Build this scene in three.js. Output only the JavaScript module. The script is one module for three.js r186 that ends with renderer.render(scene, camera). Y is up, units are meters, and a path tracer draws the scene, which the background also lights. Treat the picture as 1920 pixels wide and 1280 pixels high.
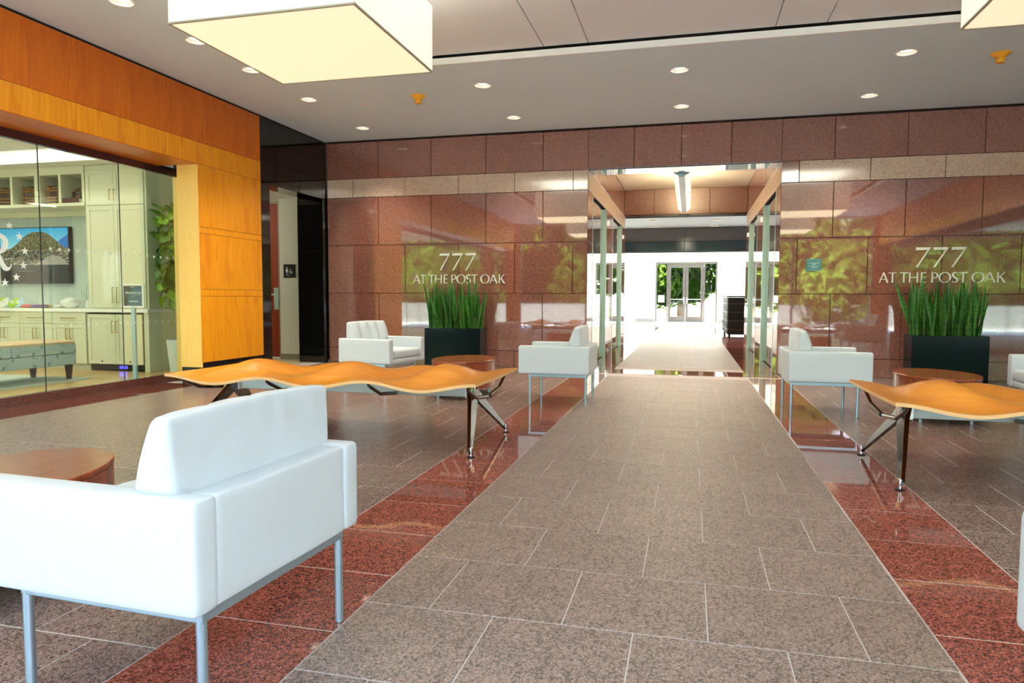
import * as THREE from 'three';
import { RoundedBoxGeometry } from 'three/addons/geometries/RoundedBoxGeometry.js';
import { mergeGeometries, mergeVertices } from 'three/addons/utils/BufferGeometryUtils.js';
import { RectAreaLightUniformsLib } from 'three/addons/lights/RectAreaLightUniformsLib.js';

// ---------------------------------------------------------------- camera, exposure, sky, sun
RectAreaLightUniformsLib.init();
const W = 1920, H = 1280, FOCAL = 1314.5;
const renderer = new THREE.WebGLRenderer({ antialias: true });
renderer.toneMapping = THREE.LinearToneMapping;
renderer.toneMappingExposure = 1.12;
renderer.shadowMap.enabled = true;
const scene = new THREE.Scene();
const camera = new THREE.PerspectiveCamera(2 * Math.atan(H / 2 / FOCAL) * 180 / Math.PI, W / H, 0.05, 400);
camera.position.set(0, 1.08, 10.5245);
camera.rotation.set(-0.0623, 0.2479, 0.0036, 'YXZ');

const SKY = 12;
{
  const w = 256, h = 128, d = new Float32Array(w * h * 4);
  for (let j = 0; j < h; j++) for (let i = 0; i < w; i++) {
    const el = ((j + 0.5) / h - 0.5) * Math.PI, t = Math.max(0, Math.sin(el)), k = Math.pow(t, 0.55), o = (j * w + i) * 4;
    d[o] = 0.98 * (1 - k) + 0.36 * k; d[o + 1] = 1.0 * (1 - k) + 0.58 * k; d[o + 2] = 1.02 * (1 - k) + 0.98 * k; d[o + 3] = 1;
  }
  const t = new THREE.DataTexture(d, w, h, THREE.RGBAFormat, THREE.FloatType);
  t.mapping = THREE.EquirectangularReflectionMapping; t.magFilter = THREE.LinearFilter; t.minFilter = THREE.LinearFilter; t.needsUpdate = true;
  scene.background = t; scene.environment = t;
  scene.backgroundIntensity = SKY; scene.environmentIntensity = SKY;
}
const sun = new THREE.DirectionalLight(0xfff1dc, 105);
sun.position.set(-16, 36, -14); sun.target.position.set(0, 0, 22);
sun.castShadow = true;
Object.assign(sun.shadow.camera, { left: -30, right: 30, top: 30, bottom: -30, near: 1, far: 120 });
scene.add(sun, sun.target);

// ---------------------------------------------------------------- helpers
const rng = (s) => () => { s = (s + 0x6d2b79f5) | 0; let t = Math.imul(s ^ (s >>> 15), 1 | s); t = (t + Math.imul(t ^ (t >>> 7), 61 | t)) ^ t; return ((t ^ (t >>> 14)) >>> 0) / 4294967296; };
const R0 = rng(7);
const clamp = (x, a, b) => Math.min(b, Math.max(a, x));
const smooth = (a, b, x) => { const t = clamp((x - a) / (b - a), 0, 1); return t * t * (3 - 2 * t); };
const counts = {};
const numbered = (n) => { const k = counts[n] = (counts[n] ?? -1) + 1; return k ? n + '_' + String(k).padStart(3, '0') : n; };
const lit = (m) => { m.castShadow = true; m.receiveShadow = true; return m; };
function thing(name, label, category, [x, y, z] = [0, 0, 0], turn = 0, group) {
  const o = new THREE.Group(); o.name = numbered(name); scene.add(o);
  o.position.set(x, y, z); o.rotation.y = turn; o.userData = { label, category };
  if (group) o.userData.group = group;
  return o;
}
function mesh(name, geo, mat, parent = scene) {
  const m = lit(new THREE.Mesh(Array.isArray(geo) ? join(geo) : geo, mat)); m.name = numbered(name); parent.add(m); return m;
}
const part = (parent, name, geo, mat, label) => { const m = mesh(name, geo, mat, parent); if (label) m.userData.label = label; return m; };
function struct(name, geo, mat, label) { const m = mesh(name, geo, mat); m.userData.kind = 'structure'; if (label) m.userData.label = label; return m; }
function solo(name, geo, mat, label, category, group) { const m = mesh(name, geo, mat); m.userData = { label, category }; if (group) m.userData.group = group; return m; }
function copy(root, [x, y, z], turn, label, group) {
  const r = root.clone(); r.name = numbered(root.name.replace(/_\d{3}$/, '')); scene.add(r); r.position.set(x, y, z); r.rotation.set(0, turn, 0);
  r.userData = { ...root.userData, label }; if (group) r.userData.group = group;
  return r;
}
function join(list) {
  return mergeGeometries(list.map((g) => {
    const q = g.index ? g.toNonIndexed() : g.clone();
    for (const k of Object.keys(q.attributes)) if (!['position', 'normal', 'uv'].includes(k)) q.deleteAttribute(k);
    if (!q.attributes.uv) q.setAttribute('uv', new THREE.BufferAttribute(new Float32Array(q.attributes.position.count * 2), 2));
    return q;
  }));
}
function boxUV(g, ox = 0, oy = 0) {           // uv in metres from the dominant normal
  const q = g.index ? g.toNonIndexed() : g, p = q.attributes.position, n = q.attributes.normal, uv = new Float32Array(p.count * 2);
  for (let i = 0; i < p.count; i += 3) {
    let a = 0, b = 0, c = 0;
    for (let k = 0; k < 3; k++) { a += n.getX(i + k); b += n.getY(i + k); c += n.getZ(i + k); }
    a = Math.abs(a); b = Math.abs(b); c = Math.abs(c);
    for (let k = 0; k < 3; k++) {
      const X = p.getX(i + k), Y = p.getY(i + k), Z = p.getZ(i + k);
      const [u, v] = a >= b && a >= c ? [Z, Y] : b >= c ? [X, Z] : [X, Y];
      uv[(i + k) * 2] = u + ox; uv[(i + k) * 2 + 1] = v + oy;
    }
  }
  q.setAttribute('uv', new THREE.BufferAttribute(uv, 2));
  return q;
}
// box given by its limits, optionally with rounded edges
function bx(x0, x1, y0, y1, z0, z1, r = 0, s = 2) {
  const w = x1 - x0, h = y1 - y0, d = z1 - z0, g = r ? new RoundedBoxGeometry(w, h, d, s, Math.min(r, w / 2.01, h / 2.01, d / 2.01)) : new THREE.BoxGeometry(w, h, d);
  g.translate((x0 + x1) / 2, (y0 + y1) / 2, (z0 + z1) / 2);
  return boxUV(g);
}
function cyl(r0, r1, h, seg = 24, x = 0, y = 0, z = 0) { const g = new THREE.CylinderGeometry(r1, r0, h, seg); g.translate(x, y + h / 2, z); return g; }
function tube(pts, r, seg = 24, rad = 10) { return new THREE.TubeGeometry(new THREE.CatmullRomCurve3(pts.map((p) => new THREE.Vector3(...p)), false, 'centripetal'), seg, r, rad, false); }
function rod(a, b, r0, r1 = r0, seg = 12) {
  const A = new THREE.Vector3(...a), B = new THREE.Vector3(...b), d = B.clone().sub(A), g = new THREE.CylinderGeometry(r1, r0, d.length(), seg);
  g.applyQuaternion(new THREE.Quaternion().setFromUnitVectors(new THREE.Vector3(0, 1, 0), d.normalize()));
  g.translate((A.x + B.x) / 2, (A.y + B.y) / 2, (A.z + B.z) / 2); return g;
}
function lathe(pts, seg = 32) { return new THREE.LatheGeometry(pts.map((p) => new THREE.Vector2(...p)), seg); }
function extrude(pts, depth, bevel = 0, holes = []) {
  const s = new THREE.Shape(pts.map((p) => new THREE.Vector2(...p)));
  for (const h of holes) s.holes.push(new THREE.Path(h.map((p) => new THREE.Vector2(...p))));
  return new THREE.ExtrudeGeometry(s, { depth, bevelEnabled: bevel > 0, bevelSize: bevel, bevelThickness: bevel, bevelSegments: 2, curveSegments: 16 });
}
function smoothNormals(g) { g.deleteAttribute('normal'); g.deleteAttribute('uv'); const q = mergeVertices(g, 1e-5); q.computeVertexNormals(); return q; }
// upholstery: a finely divided box with rounded edges, then shaped by fn(v)
function softBox(w, h, d, r, [nx, ny, nz], fn) {
  const g = new THREE.BoxGeometry(w, h, d, nx, ny, nz), p = g.attributes.position, v = new THREE.Vector3(), c = new THREE.Vector3();
  const ease = (t, half) => { const k = t / half; return half * (k * (1.5 - 0.5 * k * k)); };   // denser rows by the edges
  for (let i = 0; i < p.count; i++) {
    v.fromBufferAttribute(p, i); v.set(ease(v.x, w / 2), ease(v.y, h / 2), ease(v.z, d / 2));
    c.set(clamp(v.x, r - w / 2, w / 2 - r), clamp(v.y, r - h / 2, h / 2 - r), clamp(v.z, r - d / 2, d / 2 - r));
    const dir = v.clone().sub(c); if (dir.lengthSq() > 0) v.copy(c).add(dir.normalize().multiplyScalar(r));
    if (fn) fn(v, w / 2, h / 2, d / 2);
    p.setXYZ(i, v.x, v.y, v.z);
  }
  return boxUV(smoothNormals(g));
}

// ---------------------------------------------------------------- computed textures
function lattice(f, seed) { const r = rng(seed), a = new Float32Array(f * f); for (let i = 0; i < a.length; i++) a[i] = r(); return a; }
function noiser(fx, fy, seed) {
  const r = rng(seed), a = new Float32Array(fx * fy); for (let i = 0; i < a.length; i++) a[i] = r();
  return (u, v) => {
    const x = u * fx, y = v * fy, xi = Math.floor(x), yi = Math.floor(y); let tx = x - xi, ty = y - yi; tx = tx * tx * (3 - 2 * tx); ty = ty * ty * (3 - 2 * ty);
    const x0 = ((xi % fx) + fx) % fx, x1 = (x0 + 1) % fx, y0 = (((yi % fy) + fy) % fy) * fx, y1 = ((((yi + 1) % fy) + fy) % fy) * fx;
    return (a[y0 + x0] * (1 - tx) + a[y0 + x1] * tx) * (1 - ty) + (a[y1 + x0] * (1 - tx) + a[y1 + x1] * tx) * ty;
  };
}
function dataTex(N, M, fn, metresX, metresY, srgb = true) {
  const d = new Uint8Array(N * M * 4), out = [0, 0, 0];
  for (let j = 0; j < M; j++) for (let i = 0; i < N; i++) {
    fn((i + 0.5) / N, (j + 0.5) / M, out, i, j); const o = (j * N + i) * 4;
    d[o] = clamp(out[0], 0, 255); d[o + 1] = clamp(out[1], 0, 255); d[o + 2] = clamp(out[2], 0, 255); d[o + 3] = 255;
  }
  const t = new THREE.DataTexture(d, N, M); t.wrapS = t.wrapT = THREE.RepeatWrapping; t.magFilter = THREE.LinearFilter; t.minFilter = THREE.LinearMipmapLinearFilter; t.generateMipmaps = true; t.anisotropy = 8;
  if (srgb) t.colorSpace = THREE.SRGBColorSpace;
  t.repeat.set(1 / metresX, 1 / metresY); t.needsUpdate = true; return t;
}
const mix = (a, b, t, o) => { for (let k = 0; k < 3; k++) o[k] = a[k] + (b[k] - a[k]) * t; };
function granite(seed, dark, mid, light, darkCut, lightCut, spark = 0, N = 1024) {
  const S = 0.56, n1 = noiser(92, 92, seed), n2 = noiser(190, 190, seed + 1), n3 = noiser(380, 380, seed + 2), n4 = noiser(9, 9, seed + 3), w1 = noiser(60, 60, seed + 4), w2 = noiser(60, 60, seed + 5);
  return dataTex(N, N, (u, v, o) => {
    const du = (w1(u, v) - 0.5) * 0.02, dv = (w2(u, v) - 0.5) * 0.02, a = n1(u + du, v + dv), b = n2(u - dv, v + du), c = n3(u, v), k = 0.45 * a + 0.4 * b + 0.15 * c + (n4(u, v) - 0.5) * 0.06;
    const e = 0.5 * b + 0.3 * n1(v, u) + 0.2 * c;
    mix(dark, mid, smooth(darkCut - 0.05, darkCut + 0.05, k), o);
    const l = smooth(lightCut - 0.04, lightCut + 0.06, e) * smooth(darkCut - 0.02, darkCut + 0.05, k);
    for (let q = 0; q < 3; q++) o[q] += (light[q] - o[q]) * l;
    if (spark && c > 0.86 && b > 0.62) for (let q = 0; q < 3; q++) o[q] += spark;
    const f = 0.94 + 0.12 * c; for (let q = 0; q < 3; q++) o[q] *= f;
  }, S, S);
}
function woodTex(seed, a, b, c, { N = 512, M = 1024, mx = 1.2, my = 2.4, figure = 0.3 } = {}) {
  const n1 = noiser(160, 6, seed), n2 = noiser(60, 4, seed + 1), n3 = noiser(14, 9, seed + 2), n4 = noiser(300, 14, seed + 3), n5 = noiser(24, 10, seed + 4);
  return dataTex(N, M, (u, v, o) => {
    const wob = (n3(u, v) - 0.5) * 0.05, k = 0.4 * n1(u + wob, v) + 0.35 * n2(u + wob * 2, v) + 0.25 * n4(u, v), f = smooth(0.62, 0.85, n5(u + wob, v)) * figure;
    mix(a, b, smooth(0.25, 0.75, k), o); for (let q = 0; q < 3; q++) o[q] += (c[q] - o[q]) * f;
  }, mx, my);
}
function bumpTex(seed, f1, f2, m, N = 512) { const n1 = noiser(f1, f1, seed), n2 = noiser(f2, f2, seed + 9); return dataTex(N, N, (u, v, o) => { o[0] = o[1] = o[2] = 255 * (0.55 * n1(u, v) + 0.45 * n2(u, v)); }, m, m, false); }
function canvasTex(w, h, draw) {
  const c = document.createElement('canvas'); c.width = w; c.height = h; const g = c.getContext('2d'); draw(g, w, h);
  const t = new THREE.CanvasTexture(c); t.colorSpace = THREE.SRGBColorSpace; t.anisotropy = 8; return t;
}

// ---------------------------------------------------------------- materials
const std = (o) => new THREE.MeshStandardMaterial(o), phys = (o) => new THREE.MeshPhysicalMaterial(o);
const rgb = (r, g, b) => new THREE.Color().setRGB(r / 255, g / 255, b / 255, THREE.SRGBColorSpace);
const tones = (m, n, seed, amount = 0.07) => { const r = rng(seed); return Array.from({ length: n }, () => { const k = m.clone(), f = 1 + (r() - 0.5) * 2 * amount; k.color = m.color.clone().multiplyScalar(Math.min(1, f * 0.96)); return k; }); };
const T = {
  red: granite(11, [92, 50, 45], [152, 84, 72], [190, 122, 106], 0.43, 0.60, 24),
  path: granite(21, [104, 93, 88], [156, 138, 130], [192, 168, 156], 0.43, 0.56, 14),
  wall: granite(31, [112, 68, 58], [153, 98, 84], [188, 130, 114], 0.42, 0.62, 45),
  band: granite(41, [150, 122, 108], [205, 176, 154], [228, 204, 184], 0.36, 0.55, 10),
  black: granite(51, [6, 7, 8], [16, 18, 19], [30, 34, 36], 0.45, 0.66, 10, 512),
  woodDark: woodTex(61, [218, 116, 10], [202, 98, 4], [184, 82, 3], { figure: 0.22 }),
  wood: woodTex(62, [250, 168, 24], [240, 150, 12], [218, 122, 6], { figure: 0.35 }), woodDaylit: woodTex(66, [254, 212, 116], [252, 205, 106], [247, 194, 92], { figure: 0.15 }),  // last one: wood lightened, daylight on the jamb put into its colour
  bench: woodTex(63, [244, 164, 50], [232, 142, 30], [214, 120, 18], { figure: 0.2 }),
  table: woodTex(64, [166, 82, 44], [138, 60, 28], [116, 46, 20], { figure: 0.3 }),
  oak: woodTex(65, [214, 184, 128], [190, 154, 96], [170, 132, 76], { figure: 0.3 }),
  flame: bumpTex(71, 130, 260, 1.1), leather: bumpTex(72, 40, 170, 0.5), paint: bumpTex(73, 120, 250, 0.8, 256), crease: bumpTex(74, 7, 15, 0.8, 256),
};
T.grain = T.bench.clone(); T.grain.rotation = Math.PI / 2; T.grain.needsUpdate = true;
const M = {
  red: tones(phys({ map: T.red, roughness: 0.035, ior: 1.62 }), 3, 1),
  path: tones(phys({ map: T.path, color: rgb(234, 230, 226), roughness: 0.42, bumpMap: T.flame, bumpScale: 0.0012, ior: 1.5 }), 3, 2),
  side: tones(phys({ map: T.path, color: rgb(216, 210, 208), roughness: 0.24, ior: 1.55 }), 3, 3),
  wall: tones(phys({ map: T.wall, roughness: 0.03, ior: 2.3 }), 4, 4, 0.06),
  band: tones(phys({ map: T.band, roughness: 0.04, ior: 1.7 }), 3, 5, 0.04),
  black: tones(phys({ map: T.black, roughness: 0.03, ior: 1.6 }), 2, 6, 0.1),
  joint: std({ color: rgb(46, 30, 28), roughness: 0.9 }), blackJoint: std({ color: rgb(22, 23, 23), roughness: 0.8 }),
  grout: std({ color: rgb(192, 184, 179), roughness: 0.9 }),
  woodDark: phys({ map: T.woodDark, roughness: 0.38, clearcoat: 0.15, clearcoatRoughness: 0.3 }),
  wood: phys({ map: T.wood, roughness: 0.36, clearcoat: 0.2, clearcoatRoughness: 0.3 }),
  woodDaylit: phys({ map: T.woodDaylit, roughness: 0.36 }),
  bench: phys({ map: T.grain, roughness: 0.3, clearcoat: 0.55, clearcoatRoughness: 0.18 }),
  benchEdge: std({ color: rgb(236, 186, 124), roughness: 0.5 }),
  table: phys({ map: T.table, roughness: 0.25, clearcoat: 0.5, clearcoatRoughness: 0.15 }),
  soffit: std({ color: rgb(226, 243, 250), roughness: 0.95, bumpMap: T.paint, bumpScale: 0.0006 }),
  upper: std({ color: rgb(236, 240, 243), roughness: 0.95 }),
  white: std({ color: rgb(240, 240, 236), roughness: 0.8 }),
  wallWhite: std({ color: rgb(236, 238, 234), roughness: 0.9 }),
  cream: std({ color: rgb(246, 238, 220), roughness: 0.9 }),
  leather: phys({ color: rgb(203, 211, 215), roughness: 0.42, bumpMap: T.leather, bumpScale: 0.0004, ior: 1.45 }),
  leatherCrease: phys({ color: rgb(203, 211, 215), roughness: 0.42, bumpMap: T.crease, bumpScale: 0.008, ior: 1.45 }),
  piping: std({ color: rgb(214, 218, 216), roughness: 0.5 }),
  satin: std({ color: rgb(176, 200, 214), metalness: 0.85, roughness: 0.34 }),
  chrome: std({ color: rgb(222, 222, 224), metalness: 1, roughness: 0.06 }),
  darkChrome: std({ color: rgb(112, 110, 108), metalness: 1, roughness: 0.1 }),
  alu: std({ color: rgb(208, 220, 224), metalness: 0.5, roughness: 0.45 }),
  steel: std({ color: rgb(204, 232, 226), metalness: 0.6, roughness: 0.28 }),
  mirror: std({ color: rgb(128, 126, 124), metalness: 1, roughness: 0.03 }),
  bronze: phys({ color: rgb(176, 164, 154), roughness: 0.03, metalness: 0.9 }), darkRed: phys({ map: T.wall, color: rgb(168, 158, 158), roughness: 0.05, ior: 1.6 }),
  brass: std({ color: rgb(190, 156, 84), metalness: 1, roughness: 0.28 }),
  rubber: std({ color: rgb(20, 20, 20), roughness: 0.6 }),
  gloss: phys({ color: rgb(5, 22, 24), roughness: 0.12, ior: 1.42, specularIntensity: 0.45 }),
  glass: phys({ color: rgb(244, 251, 246), transmission: 1, thickness: 0, roughness: 0, ior: 1.5 }),
  clear: phys({ color: rgb(250, 252, 250), transmission: 1, thickness: 0, roughness: 0, ior: 1.45 }),
  frost: std({ color: rgb(226, 236, 230), roughness: 0.8 }),
  cabinet: std({ color: rgb(218, 218, 190), roughness: 0.5 }),
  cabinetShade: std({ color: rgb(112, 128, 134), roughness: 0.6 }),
  dark: std({ color: rgb(22, 22, 24), roughness: 0.5 }),
  frame: std({ color: rgb(96, 93, 94), metalness: 0.6, roughness: 0.35 }),
  mullion: std({ color: rgb(96, 96, 96), metalness: 0.5, roughness: 0.45 }),
  quartz: phys({ color: rgb(244, 244, 238), roughness: 0.18 }),
  orange: std({ color: rgb(255, 184, 52), roughness: 0.5 }),
  door: std({ color: rgb(140, 46, 12), roughness: 0.45 }),
  letter: std({ color: rgb(244, 242, 232), metalness: 0.35, roughness: 0.4 }),
  soil: std({ color: rgb(96, 92, 56), roughness: 1 }),
  bandSatin: tones(phys({ map: T.band, roughness: 0.4 }), 3, 5, 0.04), concrete: std({ color: rgb(150, 150, 150), roughness: 0.95 }),
};

// ---------------------------------------------------------------- stone slabs with chamfered edges
const slabs = new Map();
function slab(w, h, t = 0.018, c = 0.0022, variant = 0) {         // front face at z = 0, looking along +z
  const key = [w.toFixed(3), h.toFixed(3), t, c, variant].join();
  if (slabs.has(key)) return slabs.get(key);
  const x = w / 2, y = h / 2, P = [[-x + c, -y + c, 0], [x - c, -y + c, 0], [x - c, y - c, 0], [-x + c, y - c, 0], [-x, -y, -c], [x, -y, -c], [x, y, -c], [-x, y, -c], [-x, -y, -t], [x, -y, -t], [x, y, -t], [-x, y, -t]];
  const F = [[0, 1, 2, 3]]; for (let k = 0; k < 4; k++) { const n = (k + 1) % 4; F.push([4 + k, 4 + n, n, k], [8 + k, 8 + n, 4 + n, 4 + k]); }
  const pos = [], nor = [], uv = [], r = rng(variant * 977 + 13), ox = r() * 3, oy = r() * 3, A = new THREE.Vector3(), B = new THREE.Vector3();
  for (const f of F) {
    const p = f.map((k) => P[k]); A.fromArray(p[1]).sub(B.fromArray(p[0])); const n = A.clone().cross(new THREE.Vector3().fromArray(p[3]).sub(B)).normalize();
    for (const k of [0, 1, 2, 0, 2, 3]) { pos.push(...p[k]); nor.push(n.x, n.y, n.z); uv.push(p[k][0] + ox - p[k][2], p[k][1] + oy - p[k][2]); }
  }
  const g = new THREE.BufferGeometry();
  g.setAttribute('position', new THREE.Float32BufferAttribute(pos, 3)); g.setAttribute('normal', new THREE.Float32BufferAttribute(nor, 3)); g.setAttribute('uv', new THREE.Float32BufferAttribute(uv, 2));
  slabs.set(key, g); return g;
}
const FACE = { 'z+': [0, 0], 'z-': [0, Math.PI], 'x+': [0, Math.PI / 2], 'x-': [0, -Math.PI / 2], up: [-Math.PI / 2, 0], down: [Math.PI / 2, 0] };
// rects [a0, a1, b0, b1, materials]: a runs along x (or z on x-facing walls), b along y (or z on floors and ceilings)
function clad(parent, name, face, at, rects, { gap = 0.008, t = 0.018, c = 0.0022, seed = 3 } = {}) {
  const r = rng(seed), [rx, ry] = FACE[face];
  for (const [a0, a1, b0, b1, mats] of rects) {
    const list = [].concat(mats), m = mesh(name, slab(a1 - a0 - gap, b1 - b0 - gap, t, c, Math.floor(r() * 6)), list[Math.floor(r() * list.length)], parent), a = (a0 + a1) / 2, b = (b0 + b1) / 2;
    m.rotation.set(rx, ry, 0);
    if (face[0] === 'z') m.position.set(a, b, at); else if (face[0] === 'x') m.position.set(at, b, a); else m.position.set(a, at, b);
  }
}
const grid = (xs, y0, y1, mats) => xs.slice(1).map((x, i) => [xs[i], x, y0, y1, mats]);

const XC = -0.157, XL = -5.82, XR = 5.51, OL = -1.503, OR = 1.205, CEIL = 3.6, FRONT = 13;

// ---------------------------------------------------------------- back wall of red granite, with the passage opening
{
  const core = struct('wall_back', [bx(XL + 0.02, -1.62, 0, 4.25, -6.2, -0.018), bx(-7.4, XL + 0.02, 0, 4.25, -6.2, -0.62), bx(1.32, 7.4, 0, 4.25, -6.2, -0.018), bx(-1.62, 1.32, 3.0, 4.25, -0.45, -0.018)], M.joint);
  const aL = [-5.8, -4.895, -3.99, -3.09, -2.187, OL], bL = [-5.8, -5.336, -4.435, -3.535, -2.63, -1.727, OL];
  const aR = [OR, 1.886, 2.788, 3.702, 4.61, XR], bR = [OR, 1.438, 2.342, 3.25, 4.171, 5.08, XR];
  const w = M.wall, rects = [];
  for (const [xs, a] of [[aL, 1], [bL, 0], [aR, 1], [bR, 0]]) {
    if (a) rects.push(...grid(xs, 0.254, 1.148, w), ...grid(xs, 1.922, 2.69, w), ...grid(xs, 2.99, 3.572, w));
    else rects.push(...grid(xs, 0, 0.254, w), ...grid(xs, 1.148, 1.922, w));
  }
  rects.push(...grid([OL, -0.833, -0.159, 0.53, OR], 2.99, 3.572, w), ...grid(bL, 2.69, 2.99, M.band), ...grid(bR.slice(1), 2.69, 2.99, M.band), [OR, 1.438, 2.69, 2.99, w]);
  clad(core, 'granite_panel', 'z+', 0, rects, { seed: 5 });
}

// ---------------------------------------------------------------- passage beyond the opening
{
  for (const s of [-1, 1]) {
    const X = s < 0 ? OL : OR, face = s < 0 ? 'x+' : 'x-', back = X + s * 0.05, deep = X + s * 0.117, b0 = (z0, z1, y0, y1, x0 = X + s * 0.018) => bx(Math.min(x0, deep + s * 0.01), Math.max(x0, deep + s * 0.01), y0, y1, z0, z1);
    const wall = struct('wall_passage_' + (s < 0 ? 'left' : 'right'), [b0(-0.55, -0.018, 0, 2.69), b0(-3.5, -2.4, 0, 2.69), b0(-6.2, -5.4, 0, 2.69), b0(-6.2, -0.018, 2.69, 3.6)], M.joint);
    const solid = [[-0.55, -0.0], [-3.5, -2.4], [-6.2, -5.4]], rects = [];
    for (const [z0, z1] of solid) rects.push([z0, z1, 0, 0.254, M.wall], [z0, z1, 0.254, 1.922, M.wall], [z0, z1, 1.922, 2.69, M.wall]);
    const zs = [-6.2, -5.2, -4.2, -3.2, -2.2, -1.2, 0];
    rects.push(...grid(zs, 2.69, 2.99, M.bandSatin), ...grid(zs, 2.99, 3.56, M.wall));
    clad(wall, 'granite_panel', face, X, rects, { seed: 8 + s });
    for (const [z0, z1] of [[-2.4, -0.55], [-5.4, -3.5]]) {
      // lift doors, dark and polished, set back between steel returns
      const lift = struct('door_lift', [bx(Math.min(back + s * 0.008, deep), Math.max(back + s * 0.008, deep), 0.01, 2.685, z0, z1)], M.joint);
      const zm = (z0 + z1) / 2;
      clad(lift, 'door_leaf', face, back, [[z0, zm, 0.01, 2.68, M.bronze], [zm, z1, 0.01, 2.68, M.bronze]], { gap: 0.004, t: 0.006 });
      part(lift, 'steel_return', bx(Math.min(X - s * 0.004, back), Math.max(X - s * 0.004, back), 0, 2.688, z0 - 0.0, z0 + 0.035), M.steel, 'brushed steel return at the edge of the recess');
      part(lift, 'steel_return', bx(Math.min(X - s * 0.004, back), Math.max(X - s * 0.004, back), 0, 2.688, z1 - 0.035, z1), M.steel);
      const lan = bx(Math.min(X - s * 0.03, X + s * 0.02), Math.max(X - s * 0.03, X + s * 0.02), 2.42, 2.5, z0 - 0.2, z0 - 0.14, 0.006);
      part(lift, 'hall_lantern', lan, std({ color: rgb(230, 226, 214), emissive: rgb(255, 244, 220), emissiveIntensity: 0.6, roughness: 0.4 }), 'small square lantern');
    }
  }
  // head of the opening and the granite cross wall at the far end
  struct('trim_1', bx(OL, OR, 2.975, 2.996, -0.46, -0.02, 0.003), M.mirror, 'polished steel soffit of the opening');
  const cross = struct('wall_passage_end', bx(-1.62, 1.32, 2.98, 3.9, -6.35, -6.018), M.joint);
  clad(cross, 'granite_panel', 'z+', -6.0, grid([OL, -0.83, XC + 0.55, OR], 2.99, 3.57, M.wall), { seed: 15 });
  struct('trim_2', bx(OL, OR, 2.955, 2.985, -6.36, -5.99, 0.004), M.mirror, 'polished steel strip under the cross wall');
  // shallow groin vault in cream plaster
  const vg = new THREE.BufferGeometry(), x0 = OL, x1 = OR, z0 = -6.02, z1 = -0.46, y = 3.57, cx = (x0 + x1) / 2, p = [];
  const zs = [z1, -2.15, -4.1, z0];
  for (let k = 0; k < 3; k++) {
    const a = zs[k], b = zs[k + 1], m = (a + b) / 2, apex = [cx, y + 0.16, m], C = [[x0, y, a], [x1, y, a], [x1, y, b], [x0, y, b]];
    for (let q = 0; q < 4; q++) p.push(...C[q], ...C[(q + 1) % 4], ...apex);
  }
  vg.setAttribute('position', new THREE.Float32BufferAttribute(p, 3)); vg.computeVertexNormals();
  const c = struct('ceiling_passage', [bx(-1.62, 1.32, 3.9, 4.1, -6.3, -0.1)], M.cream);
  part(c, 'vault_plaster', vg, M.cream);
}

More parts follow.
